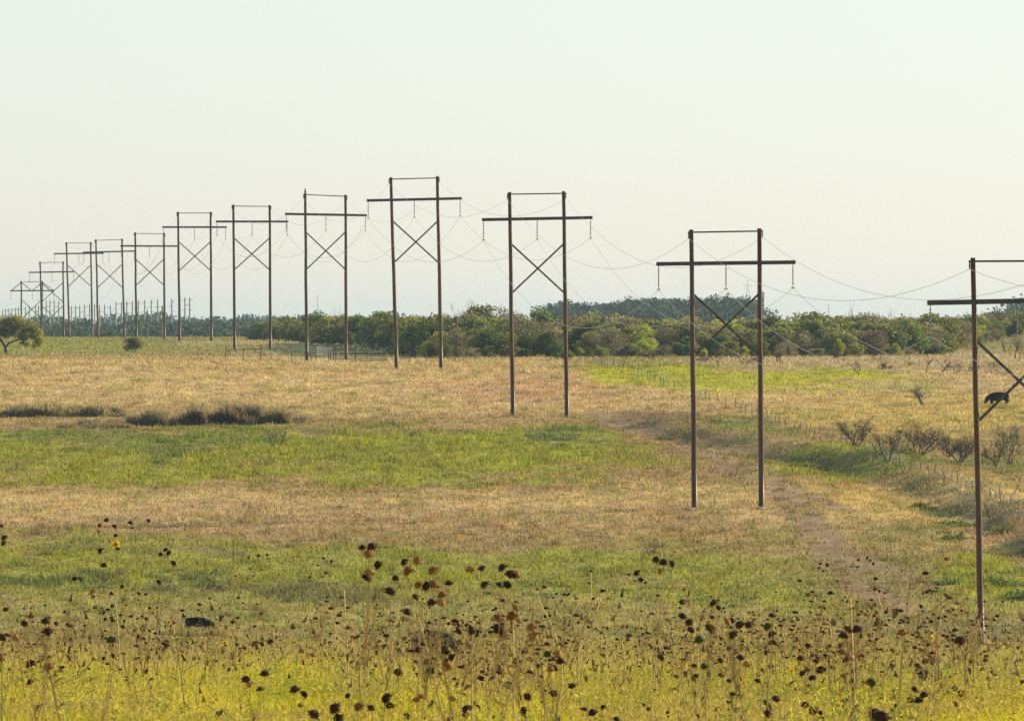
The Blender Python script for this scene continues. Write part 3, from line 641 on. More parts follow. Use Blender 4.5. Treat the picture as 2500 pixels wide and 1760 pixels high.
for k, (lb, d, Lp, Rp, Am, Xb) in enumerate(HF):
    s = d / F; rot = .08
    def P(px, py, dy=0.): return Vector(((px - CX) * s, d + dy, (HY - py) * s))
    midx = (Lp[2] + Rp[2]) / 2; o_ = P(midx, 0); o_.z = min(H(o_.x, d), 1e9)
    e = empty('power_pole_frame', o_, lb, 'utility pole', 'wooden H-frame structures of the power line')
    half = (Am[2] - Am[0]) / 2 * s
    def dyof(px): return (px - (Am[0] + Am[2]) / 2) * s * rot
    near = k < 7
    for q_ in (Lp, Rp):
        foot = P(q_[2], q_[3], dyof(q_[2])); g = H(foot.x, foot.y); foot.z = g - .3
        top = P(q_[0], q_[1], dyof(q_[0])); r0 = .19 if k else .17; r1 = .135 if k else .12
        pts_ = [foot.lerp(top, t / 6) - o_ for t in range(7)]
        for j in range(1, 6): pts_[j] += Vector((rnd.gauss(0, .015), 0, 0))
        link('pole', MB().tube(pts_, [r0 + (r1 - r0) * t / 6 for t in range(7)], 12).mesh('pole', True), M_wood, e)
    a0 = P(Am[0], Am[1], dyof(Am[0]) - .26); a1 = P(Am[2], Am[3], dyof(Am[2]) - .26)
    link('crossarm', MB().beam(a0 - o_, a1 - o_, .25, .14).mesh('crossarm'), M_arm, e)
    link('crossarm', MB().beam(a0 - o_ + Vector((0, .52, 0)), a1 - o_ + Vector((0, .52, 0)), .25, .14).mesh('crossarm'), M_arm, e) if k < 11 else None
    ext_ = .22 / s * 1.0
    ty = Lp[1] + .18 / s; ty2 = Rp[1] + .18 / s; t0 = P(Lp[0] - .22 / s, ty, dyof(Lp[0]) - .2); t1 = P(Rp[0] + .24 / s, ty2, dyof(Rp[0]) - .2)
    link('top_bar', MB().beam(t0 - o_, t1 - o_, .10, .08).mesh('top_bar'), M_arm, e)
    def on(q_, y): t = (y - q_[1]) / (q_[3] - q_[1]); return q_[0] + (q_[2] - q_[0]) * t
    def brace(xa, ya, xb, yb, dy, th=.14):
        link('brace', MB().beam(P(xa, ya, dy) - o_, P(xb, yb, dy) - o_, th, .09).mesh('brace'), M_brace, e)
    yt, yb = Xb; off = .1 / s
    brace(on(Lp, yt) + off, yt, on(Rp, yb) - off, yb, -.07); brace(on(Rp, yt) - off, yt, on(Lp, yb) + off, yb, .07)
    if k == 10:
        brace(on(Lp, 686) + off, 686, on(Rp, 728) - off, 728, -.07); brace(on(Rp, 686) - off, 686, on(Lp, 728) + off, 728, .07)
    if k == 11:
        mx_ = (Am[0] + Am[2]) / 2
        for (xa, xb) in ((Lp[0] - 1, Am[0] + 3), (Lp[0] + 1, mx_ - 3), (Rp[0] - 1, mx_ + 1), (Rp[0] + 1, Am[2] - 2)): brace(xa, Lp[1] + 4, xb, Am[1] - 1, -.02, .15)
    ln = 1.5
    im = ins_mesh(ln); pts_ = []
    for px in (Am[0] + .14 / s, (Am[0] + Am[2]) / 2, Am[2] - .16 / s):
        y = Am[1] + (Am[3] - Am[1]) * (px - Am[0]) / (Am[2] - Am[0]); p = P(px, y, dyof(px)); p.z -= .13
        link('insulator', im, M_ins, e, p - o_); pts_.append(p - Vector((0, 0, ln + .05)))
    for tb in (t0 + Vector((.05, .0, -.04)), t1 + Vector((-.05, 0, -.04))):
        link('shield_wire_clamp', MB().tube([(0, 0, 0), (0, 0, -.2), (0, 0, -.36)], [.035, .05, .03], 6).mesh('shield_wire_clamp'), M_ins, e, tb - o_); pts_.append(tb - Vector((0, 0, .36)))
    attach.append(pts_)
# next structure towards the viewer stands outside the view; the wires run on to it
nxt = [p + Vector((12.3, -150, 3.2)) for p in attach[0]]
chain = [nxt] + attach
WL = ['conductor wire under the left crossarm ends', 'conductor wire under the crossarm middles', 'conductor wire under the right crossarm ends', 'thin shield wire along the left pole tops', 'thin shield wire along the right pole tops']
for i in range(5):
    mb = MB()
    for k in range(len(chain) - 1):
        a, b = chain[k][i], chain[k + 1][i]; sag = (4.15 if i < 3 else 3.3) * ((a - b).length / 160)**2
        mb.tube(catline(a, b, sag), .016 if i < 3 else .013, 4, False)
    tag(link('power_line', mb.mesh('power_line', True), M_wire), WL[i], 'power line', 'wires strung along the H-frames')
# spoil at the pole feet
for (px, py, lb) in [(1552, 1141, 'low bare dirt mound around the second H-frame left pole'), (1708, 1141, 'low bare dirt mound around the second H-frame right pole'), (2203, 1452, 'low bare dirt mound around the nearest pole foot')]:
    p = at(px, py); bm = bmesh.new(); bmesh.ops.create_icosphere(bm, subdivisions=3, radius=1)
    for v in bm.verts:
        f = 1 + .25 * math.sin(v.co.x * 5 + px) * math.cos(v.co.y * 4); v.co = Vector((v.co.x * .6 * f, v.co.y * .9 * f, v.co.z * .14))
    me = bpy.data.meshes.new('dirt_mound'); bm.to_mesh(me); bm.free()
    o = link('dirt_mound', me, mat('mound_soil', (.33, .24, .17), noise=(9, .7, 1.3)), loc=p); tag(o, lb, 'dirt mound')

# bird on the fifth frame
pt = w3(684, 433, 1092 - .3)
bm = bmesh.new(); bmesh.ops.create_uvsphere(bm, u_segments=12, v_segments=8, radius=1)
for v in bm.verts:
    z = v.co.z; v.co = Vector((v.co.x * .10 * (1 - .35 * z), v.co.y * .12 - z * .03, z * .22))
bmesh.ops.create_uvsphere(bm, u_segments=10, v_segments=6, radius=.075, matrix=Matrix.Translation((0, -.03, .24)))
bmesh.ops.create_cone(bm, segments=6, radius1=.02, radius2=.002, depth=.06, matrix=Matrix.Translation((0, -.12, .23)) @ Matrix.Rotation(R(90), 4, 'X'))
bmesh.ops.create_cone(bm, segments=6, radius1=.06, radius2=.03, depth=.22, matrix=Matrix.Translation((.02, .06, -.2)))
me = bpy.data.meshes.new('hawk'); bm.to_mesh(me); bm.free()
tag(link('hawk', me, M_bird, loc=pt + Vector((0, 0, .2))), 'dark hawk perched on the left pole top of the fifth H-frame', 'bird')

# ---------------------------------------------------------------- cattle
def cow(px, py, s, rz, label, graze=True, dmin=90.):
    p = at(px, py, dmin)
    sk = {  # joint: (x along body, y across, z, radius)
        'pelvis': (-.6, 0, .98, .35), 'belly': (-.2, 0, .88, .42), 'chest': (.28, 0, .88, .42), 'shoulder': (.58, 0, .96, .34), 'rump': (-.82, 0, .98, .26),
        'neck': (.86, 0, .82 if graze else 1.15, .22), 'poll': (1.02, 0, .56 if graze else 1.3, .15), 'nose': (1.14, 0, .30 if graze else 1.16, .10)}
    names = list(sk); E = [('pelvis', 'belly'), ('belly', 'chest'), ('chest', 'shoulder'), ('pelvis', 'rump'), ('shoulder', 'neck'), ('neck', 'poll'), ('poll', 'nose')]
    for sd in (-1, 1):
        t = 'l' if sd < 0 else 'r'
        for n_, v in {'h1': (-.72, .2 * sd, .74, .16), 'h2': (-.82, .2 * sd, .46, .085), 'h3': (-.76, .2 * sd, .12, .055), 'h4': (-.72, .2 * sd, .03, .06),
                      'f1': (.5, .2 * sd, .68, .13), 'f2': (.53, .19 * sd, .4, .075), 'f3': (.52, .19 * sd, .12, .055), 'f4': (.56, .19 * sd, .03, .06), 'e1': (.98, .22 * sd, (.58 if graze else 1.32), .035)}.items():
            sk[n_ + t] = v
        E += [('pelvis', 'h1' + t), ('h1' + t, 'h2' + t), ('h2' + t, 'h3' + t), ('h3' + t, 'h4' + t), ('shoulder', 'f1' + t), ('f1' + t, 'f2' + t), ('f2' + t, 'f3' + t), ('f3' + t, 'f4' + t), ('poll', 'e1' + t)]
    sk['t1'] = (-1.0, 0, .85, .035); sk['t2'] = (-1.02, .03, .45, .03); E += [('rump', 't1'), ('t1', 't2')]
    names = list(sk); me = bpy.data.meshes.new('cow'); me.from_pydata([sk[n_][:3] for n_ in names], [(names.index(a), names.index(b)) for a, b in E], [])
    o = link('cow', me, M_cow, loc=p); o.scale = (s, s, s * (.84 if py > 1400 and py < 1430 else 1)); o.rotation_euler = (0, 0, rz)
    m = o.modifiers.new('skin', 'SKIN')
    for i, n_ in enumerate(names):
        sv_ = me.skin_vertices[0].data[i]; r0 = sk[n_][3]; sv_.radius = (r0 * (.8 if i < 4 else 1), r0 * (1.05 if i < 4 else 1)); sv_.use_root = (i == 0)
    sb = o.modifiers.new('sub', 'SUBSURF'); sb.levels = 2; sb.render_levels = 2
    for e_ in range(1): m.use_smooth_shade = True
    return tag(o, label, 'cow', 'black cattle grazing in the pasture')
cow(447, 1419, .80, R(-20), 'black cow in the lower left grass, behind thin weeds')
cow(972, 1478, .84, R(-24), 'black cow half hidden by sunflower stalks at the lower middle')
cow(2236, 913, 1.0, R(196), 'black cow grazing in the golden field behind the nearest H-frame brace')

# ---------------------------------------------------------------- far poles, towers
PX = [25, 50, 80, 107, 140, 165, 228, 262, 320, 345, 415, 448, 487, 525, 640, 678, 715, 757, 803, 848, 893, 938, 990, 1040, 1090, 1137, 1187, 1240, 1297, 1356, 1413, 1540, 1658, 1700]
PY = [940, 935, 930, 925, 925, 920, 915, 905, 900, 905, 858, 855, 856, 865, 908, 905, 903, 898, 890, 890, 900, 898, 902, 872, 872, 868, 865, 860, 856, 852, 850, 845, 832, 830]
for i, (a, b) in enumerate(zip(PX, PY)):
    px = a / 4.0; ty = (b / 3.672 + 500) / 1.0893; d = 2900 + (1700 - a) * .45 + (i % 3) * 25
    x = (px - CX) / F * d; g = H(x, d); top = (HY - ty) / F * d
    e = empty('transmission_pole', (x, d, g), 'faint distant transmission pole on the left horizon', 'utility pole', 'far transmission poles on the left horizon')
    h_ = top - g
    link('pole', MB().tube([(0, 0, -.2), (0, 0, h_)], [.30, .17], 6).mesh('pole', True), M_steel, e)
    for j in range(3):
        z = h_ - .8 - j * 1.5; side = 1 if (j + i) % 2 else -1
        link('arm', MB().beam((-.9 if i % 5 == 0 else 0, 0, z), (side * .9, 0, z + .1), .16, .14).mesh('arm'), M_steel, e)
def upole(px, ty, d, label, box=False):
    x = (px - CX) / F * d; g = H(x, d); h_ = (HY - ty) / F * d - g
    e = empty('utility_pole', (x, d, g), label, 'utility pole')
    link('pole', MB().tube([(0, 0, -.2), (0, 0, h_)], [.17, .12], 8).mesh('pole', True), M_post, e)
    if box: link('transformer', MB().tube([(-.3, -.1, h_ - 2.1), (-.3, -.1, h_ - 1.3)], .24, 10).mesh('transformer', True), M_steel, e); link('crossarm', MB().beam((-.5, 0, h_ - 2.6), (.2, 0, h_ - 2.6), .12, .1).mesh('crossarm'), M_arm, e)
    else: link('insulator', MB().tube([(0, 0, h_), (0, 0, h_ + .25)], .06, 6).mesh('insulator'), M_ins, e)
upole(330, 697, 1760, 'thin pale utility pole between the eighth H-frame legs')
upole(363.5, 686, 1760, 'utility pole with a transformer beside the eighth H-frame right leg', True)
# lattice tower and silo beyond the hill
d = 3900; x = (1676 - CX) / F * d; g = H(x, d); h_ = (HY - 626) / F * d - g
e = empty('lattice_tower', (x, d, g), 'faint lattice tower above the blue hill between the second H-frame poles', 'tower')
for sx in (-1, 1):
    for sy in (-1, 1): link('leg', MB().tube([(sx * 1.3, sy * 1.3, 0), (sx * .55, sy * .55, h_ * .8), (0, 0, h_)], .06, 4).mesh('leg'), M_steel, e)
mb = MB()
for j in range(12):
    z0, z1 = h_ * j / 14, h_ * (j + 1) / 14; w0 = 1.3 - .75 * j / 11; mb.tube([(-w0, -w0, z0), (w0, -w0, z1)], .035, 3); mb.tube([(w0, -w0, z0), (-w0, -w0, z1)], .035, 3)
link('lattice', mb.mesh('lattice'), M_steel, e)
link('crossarm', MB().beam((-1.8, 0, h_ * .9), (1.8, 0, h_ * .9), .14, .14).mesh('crossarm'), M_steel, e)
d = 3800; x = (1709.5 - CX) / F * d; g = H(x, d); h_ = (HY - 654) / F * d - g
mb = MB().tube([(0, 0, 0), (0, 0, h_ - .5), (0, 0, h_ - .45), (0, 0, h_)], [.75, .72, .8, .7], 14)
tag(link('silo', mb.mesh('silo', False), M_conc, loc=(x, d, g)), 'pale grey silo beyond the blue hill beside the second H-frame right pole', 'silo')
def mast(px, ty, d, label):
    x = (px - CX) / F * d; g = H(x, d); h_ = (HY - ty) / F * d - g
    mb = MB().tube([(0, 0, 0), (0, 0, h_)], [.16, .07], 5)
    for j in range(4): mb.beam((-.5, 0, h_ * (.7 + .09 * j)), (.5, 0, h_ * (.7 + .09 * j)), .08, .08)
    tag(link('radio_mast', mb.mesh('radio_mast'), M_steel, loc=(x, d, g)), label, 'mast')
mast(712, 662, 4000, 'very faint thin mast on the horizon left of the fifth H-frame right pole')
mast(1857, 681, 3800, 'small faint mast above the thicket right of the second H-frame')
# tall bare tree tops above the thicket
for i, (px, ty, d, lb) in enumerate([(762, 682, 1330, 'pale leafless tree rising above the thicket beside the fifth H-frame'), (2005, 684, 1210, 'bare twiggy tree top above the right thicket')]):
    x = (px - CX) / F * d; g = H(x, d); hm = (HY - ty) / F * d - g
    mb, tips = limbs(hm * .62, .3, 3, np.random.default_rng(700 + i), .035, bend=.2, depth=3)
    V = np.array(mb.v); V[:, 2] *= hm / V[:, 2].max(); V[:, :2] *= .55; mb.v = V.tolist()
    tag(link('bare_tree', mb.mesh('bare_tree'), M_dead, loc=(x, d, g)), lb, 'tree')

# ---------------------------------------------------------------- foreground sunflowers gone to seed
def head_mesh(seed, m, name='seed_head'):
    r = random.Random(seed); bm = bmesh.new(); bmesh.ops.create_icosphere(bm, subdivisions=2, radius=1)
    for v in bm.verts: v.co *= r.uniform(.82, 1.08); v.co.z *= .82
    for i in range(16):
        a = 2 * math.pi * i / 16 + r.uniform(-.2, .2); el = r.uniform(-.7, .1)
        dv = Vector((math.cos(a) * math.cos(el), math.sin(a) * math.cos(el), math.sin(el)))
        bmesh.ops.create_cone(bm, segments=3, radius1=.24, radius2=.01, depth=.75, matrix=Matrix.Translation(dv * 1.1) @ dv.to_track_quat('Z', 'Y').to_matrix().to_4x4())
    me = bpy.data.meshes.new(name); bm.to_mesh(me); bm.free(); me.materials.append(m); return me
HM = [head_mesh(i, M_head) for i in range(4)]; HR = [head_mesh(10 + i, M_rust) for i in range(3)]; HG = [head_mesh(20, M_gleaf)]
def flower_mesh():
    bm = bmesh.new()
    for i in range(15):
        a = 2 * math.pi * i / 15; u = Vector((math.cos(a), 0, math.sin(a))); w_ = Vector((-math.sin(a), 0, math.cos(a))); y = Vector((0, -.12 * (i % 3), 0))
        vs = [bm.verts.new(q_) for q_ in (u * .35, u * .75 + w_ * .19 + y, u * 1.15 + y * 1.5, u * .75 - w_ * .19 + y)]; bm.faces.new(vs)
    me = bpy.data.meshes.new('petals'); bm.to_mesh(me); bm.free(); me.materials.append(M_petal); return me
PM = flower_mesh()
def leaf_mesh(seed, m):
    r = random.Random(seed); bm = bmesh.new(); pts_ = []
    for i, wd in enumerate([0, .32, .4, .25, 0]):
        t = i / 4; z = -.5 * t * t + r.uniform(-.05, .05); pts_.append((bm.verts.new((t, -wd / 2, z + wd * .3)), bm.verts.new((t, 0, z)), bm.verts.new((t, wd / 2, z + wd * .25))))
    for a, b in zip(pts_[:-1], pts_[1:]):
        for j in (0, 1):
            bm.faces.new((a[j], a[j + 1], b[j + 1], b[j]))
    me = bpy.data.meshes.new('leaf'); bm.to_mesh(me); bm.free(); me.materials.append(m); return me
LM = [leaf_mesh(i, M_dleaf) for i in range(3)] + [leaf_mesh(9, M_gleaf)]
# heads read off the photograph in four windows: (x, y, r[, kind]) with kind r = rusty, g = green, f = in flower
WA = "30,195,18 28,238,16 12,105,12,g|823,60,14 768,102,12 888,108,14 895,180,12 765,150,8 895,250,36,f 912,282,12 1010,80,14 1022,122,8 1150,65,12|775,298,18 803,408,18 580,510,16 623,517,14|1280,290,14 1243,325,13 1305,315,16 1342,393,18 1230,540,16|943,575,14 863,628,12 1075,628,12 1128,633,10 715,610,14,r 720,655,12|42,750,16 185,745,7 235,778,7 200,795,6 165,800,6|350,720,8 500,770,10 437,860,14 240,740,6|790,742,9 790,775,18,g 735,735,12 868,725,12 815,825,12 960,838,8|1080,715,8 1158,740,10 1215,738,8 1100,803,10 1135,825,14 1180,780,8|352,838,26 370,922,28 190,860,20|18,968,26 122,965,20,r 8,1120,26,r|545,987,16 445,1010,8 350,1025,9|860,985,28,g 875,1110,14|1080,970,20 950,885,14 1045,912,12 1100,885,14 1155,915,10 1285,1012,24 1130,1010,10 790,963,8|235,1170,28 375,1190,26,r 230,1310,20|300,1510,26 100,1455,16 355,1480,10|640,1505,16 873,1528,26,g 690,1210,8|1135,1225,12 965,1395,10 1260,1070,16 1240,1050,12|2000,335,10 2068,330,8 1922,353,8 2075,358,6|1935,435,6 1958,422,6 2020,440,6 1820,495,6 1958,495,6 1918,515,6|1843,660,10 1622,665,8 1543,712,12 1640,745,10 1535,755,8|1713,808,14 1800,848,12 1843,893,6|1970,1015,20,r 2028,1020,14 2088,1000,18 2110,878,9 1975,880,8 2140,965,8|2048,1245,26 1900,1290,24 1930,1330,20,r 2010,1365,20,g|1690,1560,22 1770,1215,12 1715,1540,12|1895,1050,12 1855,1050,8 1740,1010,22,f 1450,1005,8|790,1195,22,f 800,1130,12|1385,1105,20,f 1310,850,20,f"
WB = "583,272,20 655,265,26 635,322,26,r 706,405,26 640,460,26,r 622,503,28|908,385,22 938,448,28,r 1010,370,24,r 840,508,20 800,610,30|1130,448,26,r 1015,560,20,r 1080,570,30 1140,555,30,r 1252,548,22 1200,635,24,r 1120,695,26 1195,700,26,r 1000,655,22,g|1420,440,24,r 1508,432,20 1530,558,24|1665,425,24 1735,475,32 1775,480,26,r 1648,560,20 1708,560,24|935,770,28 1308,848,24 1085,912,14 1000,990,16 910,975,14|1430,912,26 1330,920,20 1470,950,16|1643,820,24,r 1640,900,34 1740,800,28,r 1775,735,20,r 1800,838,16,r 1680,950,20,r|1895,885,26,r 1905,955,30,r|865,1235,26 870,1065,14 855,1010,14|1110,1225,26,g 1250,1180,28,r 1275,1120,22 1095,1155,24|1230,1075,24 1020,1060,22 1215,1050,16|1640,1225,22 1555,1250,14 1505,1283,20 1780,1150,24 1890,1135,20,r|2018,1095,24,g 2100,1100,28,r 2115,1150,24 1945,1185,14 2040,1210,20,r 2085,1210,14|60,1367,28 138,1405,22 105,1490,14|470,1418,18 770,1435,32 800,1495,24 655,1510,22|370,1515,34 555,1500,28,r 210,1560,32 395,1590,30|1000,1450,20,r 1280,1438,22,r 1040,1420,18,r|1390,1520,30 930,1575,20 1260,1600,18|1715,1335,28 1660,1310,22,f 1915,1370,14,r 2030,1360,14,r 1990,1365,12,r|1865,1425,24 1830,1530,24 2065,1398,22 1975,1468,10|2210,1340,16|205,1105,18,r 205,1140,20,f 140,1060,12,f 265,1290,16,f 222,968,10|1840,1250,22,f 1545,1065,12,r|258,713,10 230,745,7 315,655,8 175,503,9 302,470,8 240,410,7 345,380,9 285,355,8|458,765,10 418,775,8 430,720,6 735,800,8 688,745,10 720,780,8|635,835,9 625,870,10 710,908,8 645,912,8 550,960,12 590,1038,12 480,1045,8 270,1027,10"
WC = "955,365,20 1012,385,24 1078,398,20 990,450,18,r|805,468,18 838,520,15 875,545,9 745,485,7 790,530,6|1160,692,20 1140,738,8 1103,715,5|1395,705,20 1440,740,16 1383,650,6 1438,678,7|1160,800,22 1210,850,22 1228,908,22|1370,890,28 1395,890,20,r 1290,980,26,g|1510,845,22,r 1540,835,20 1603,868,26 1672,868,22|1550,945,28 1575,1075,20,r 1520,1050,14 1607,1120,22|1850,795,18 1820,880,26,g 1850,940,24 1855,1005,22|740,955,18 655,980,11 580,895,10 730,885,9 700,880,8|993,1120,22 960,1055,14 1010,1085,10|1325,1190,24,g 1260,1265,18 1250,1185,16|1460,1255,18,r 1455,1145,18 1520,1300,14 1655,1172,22,r|1742,1300,18 1845,1190,16 1810,1080,18,g|1190,1103,12 1115,1268,16 1165,1238,14|305,1342,20 165,1398,24 70,1270,10|465,1547,24 405,1520,14 545,1505,16 375,1515,8|615,1422,18 575,1420,14,g 680,1335,12 590,1330,9|1097,1370,16 1147,1483,16 1200,1470,9|1550,1400,18 1600,1420,18 1510,1465,10|1820,1555,24 1885,1440,24 1810,1470,18|1425,1520,14 1545,1520,8 1515,1525,8|1045,1545,12 1050,1580,7 860,1487,10 895,1520,12|650,1598,18|240,910,9 250,900,7 185,628,8 280,632,9 268,640,7 222,688,9 158,660,6|425,487,7 430,880,7 395,900,6 380,888,6|1027,778,8 1060,840,7 1075,905,7 1065,965,7|1535,625,5 1560,640,6 1655,685,7 1550,725,7 1520,720,5 1500,705,5|1480,740,7 1490,770,6 1445,805,6 1325,770,8 1463,768,6|1590,825,7 1715,870,6 1695,920,7|120,955,7 148,968,7 215,975,7 365,960,8 385,978,8|705,1005,7 645,1035,7 680,1090,9 735,1075,9 515,1038,6|1190,995,7 1215,1000,6 1150,990,6 1190,1015,6|1080,1025,7 910,968,8 955,942,7"
WD = "425,850,22 397,920,8 400,980,7|775,858,26 695,830,8 768,828,7|545,905,24 610,900,28 505,950,28|960,930,26,r 1410,990,28 1350,985,10|480,1030,18,r 500,1080,22,r 550,1120,24,r 515,1140,16|230,1030,18 170,1127,20 265,1105,12 290,1150,16|650,1105,16,r 420,1197,16,r 330,1215,28 440,1155,16,r 638,1190,8|587,1222,18 503,1262,16 570,1305,20,g 662,1315,18,r|185,1245,20 262,1278,22 228,1210,18,r 105,1225,22,f|152,1365,20 215,1390,12 235,1340,14|720,1315,28,g 760,1560,40 800,1590,48 730,1555,26|885,1190,16,r 885,1065,14 690,1090,8|1135,1150,18 1210,1150,26 1075,1180,16,g 1100,1240,12|1055,1365,18 1125,1410,24 1085,1452,26 1020,1450,22,g|893,1428,20,r 905,1495,16 885,1525,16 945,1560,26|1193,1428,16 1250,1385,12 1315,1390,10 1275,1380,9|1372,1362,20 1415,1400,22,r 1373,1478,18,r|1155,1520,18 1250,1570,16|210,1485,24 270,1530,26 330,1548,16 335,1590,16|800,1445,18,g|1890,1310,16|325,400,9 380,408,11 318,430,8 348,453,8|620,367,9 687,352,9 712,372,8 735,397,8 613,423,8 580,397,5|1120,625,9 1150,617,12 1190,620,9 1228,630,10,r 1225,585,9,g 1105,728,12|1305,650,12 1335,660,8 1352,753,12 1378,800,8,g|497,680,8 532,690,8 248,735,6 358,745,8|270,615,9 255,615,8 245,640,8 225,643,8|730,740,10 845,750,9,r 760,772,10 652,765,7 690,765,6|1180,975,26,f 1150,1020,14,g 1190,1010,14,r|1230,1050,9 1105,1290,8 1180,1265,16 1230,1250,9|300,790,8 325,795,8 282,830,7 283,880,7|925,970,9,g 1075,980,9,g 1000,1000,8 1020,1130,7|380,1050,12 360,1100,9 390,1115,9 195,1085,9|1450,1120,14 1490,1150,14 1390,1125,9 1580,1210,14 1600,1110,8"
WIN = [(0, 1250, 3.169, WA, 'left'), (700, 1250, 3.169, WB, 'middle'), (1300, 1250, 3.168, WC, 'right middle'), (1900, 1250, 3.168, WD, 'right')]
LAND = [(0, 120, 'at the left edge'), (120, 330, 'right of the left edge'), (330, 560, 'by the lower left cow'), (560, 800, 'left of centre'), (800, 900, 'left of the middle cow'), (900, 1060, 'around the middle cow'), (1060, 1180, 'right of the middle cow'), (1180, 1330, 'below the third H-frame'), (1330, 1480, 'before the second H-frame'), (1480, 1600, 'under the second H-frame'), (1600, 1740, 'beyond the second H-frame'), (1740, 1870, 'below the dirt track'), (1870, 2000, 'past the dirt track'), (2000, 2120, 'left of the nearest pole'), (2120, 2230, 'by the nearest pole foot'), (2230, 2400, 'by the right edge')]
NUM = ['no', 'one', 'two', 'three', 'four', 'five', 'six', 'seven', 'eight', 'nine', 'ten', 'eleven']
used = {}
def depth_for(r): return min(max(1200. / r, 42), 230)
for ox, oy, sc, S, wn_ in WIN:
    for grp in S.split('|'):
        hs = []
        for t in grp.split():
            t = t.split(','); hx, hy, hr = float(t[0]), float(t[1]), float(t[2]); kd = t[3] if len(t) > 3 else 'd'
            hs.append(((ox + hx / sc) / 1.0893, (oy + hy / sc) / 1.0893, hr / sc / 1.0893, kd, hr))
        rr = sorted(h[4] * (.45 if h[3] == 'f' else 1) for h in hs); d = depth_for(rr[len(rr) // 2])
        mx_ = sum(h[0] for h in hs) / len(hs); lowy = max(h[1] for h in hs); topy = min(h[1] for h in hs)
        gy_ = HY - float(hb(0, d)) / d * F
        while gy_ < lowy + 30 and d > 42: d *= .93; gy_ = HY - float(hb(0, d)) / d * F
        bx = mx_ + rnd.uniform(-1, 1) * .12 * (gy_ - topy)
        base = Vector(((bx - CX) / F * d, d, 0)); base.z = H(base.x, d)
        n = len(hs); tall = (gy_ - topy) / F * d
        size = 'large' if max(rr) > 23 else 'medium' if max(rr) > 13 else 'small'
        nf_ = sum(h[3] == 'f' for h in hs); ng = sum(h[3] == 'r' for h in hs)
        where = [l for a, b, l in LAND if a <= max(mx_, 0) < b][0]
        hrow = 'high' if topy < 1290 else 'halfway up' if topy < 1400 else 'low'
        desc = ('blooming sunflower' if nf_ else 'dried sunflower') + f' with {NUM[n]} {size} ' + ('rusty ' if ng > n / 2 else 'dark ') + ('heads' if n > 1 else 'head') + f' {hrow}, {where}'
        key = desc; used[key] = used.get(key, 0) + 1
        if used[key] > 1: desc += {2: ', lower one', 3: ', lowest one'}.get(used[key], ', smallest')
        e = empty('wild_sunflower', base, ' '.join(desc.split()), 'wild sunflower', 'wild sunflowers in the foreground')
        # main stem rises to the middle of the heads; each head has its own curved branch
        cen = Vector(((mx_ - CX) / F * d, d, (HY - (lowy * .6 + topy * .4)) / F * d)); fork = base.lerp(cen, .62 if n > 1 else .8) + Vector((rnd.uniform(-.03, .03), rnd.uniform(-.06, .06), 0))
        hr0 = rr[len(rr) // 2] / sc / 1.0893 / F * d
        sr = min(max(hr0 * .16, .0028), .0052)
        mb = MB(); mb.tube([base - base - Vector((0, 0, .05)), (fork - base) * .5 + Vector((rnd.uniform(-.02, .02), 0, 0)), fork - base], [sr * 1.5, sr * 1.2, sr], 6)
        forks = []
        for hx, hy, hr, kd, raw in hs:
            dy = rnd.uniform(-.15, .15); hp = Vector(((hx - CX) / F * (d + dy), d + dy, (HY - hy) / F * (d + dy)))
            a = (base.lerp(fork, rnd.uniform(.72, 1.)) if (hp - fork).length > .15 else fork) - base; b = hp - base
            mid = a.lerp(b, .5) + Vector(((b.x - a.x) * .22, dy * .2, -abs(b.x - a.x) * .18))
            mb.tube([a, a.lerp(mid, .6), mid, mid.lerp(b, .55) + Vector(((b.x - a.x) * .05, 0, -.005)), b], [sr, sr * .8, sr * .7, sr * .6, sr * .55], 5)
            rad = hr / F * d
            if kd == 'f': hm_ = HM[0]; rad2 = rad * .38
            elif kd == 'g': hm_ = HG[0]; rad2 = rad * 1.3
            elif kd == 'r': hm_ = HR[rnd.randrange(3)]; rad2 = rad * 1.4
            else: hm_ = HM[rnd.randrange(4)]; rad2 = rad * 1.32
            ho = link('flower_head' if kd == 'f' else 'seed_head', hm_, None, e, b); ho.scale = (rad2,) * 3
            ho.rotation_euler = (rnd.uniform(-.9, .9), rnd.uniform(-.9, .9), rnd.uniform(0, 6))
            if kd == 'f':
                po = link('petals', PM, None, e, b); po.scale = (rad,) * 3; po.rotation_euler = (rnd.uniform(-.3, .5), rnd.uniform(-.3, .3), 0)
        link('stem', mb.mesh('stem'), M_stem, e)
        for j in range(2 + int(rnd.random() * 4)):
            t = rnd.uniform(.35, 1.0); lp = (fork - base) * t; lo = link('leaf', LM[rnd.randrange(4) if rnd.random() < .8 else 0], None, e, lp)
            ls = hr0 * rnd.uniform(1.6, 3.6); lo.scale = (ls, ls, ls); lo.rotation_euler = (rnd.uniform(-.6, .6), rnd.uniform(-.1, .9), rnd.uniform(0, 6.28))
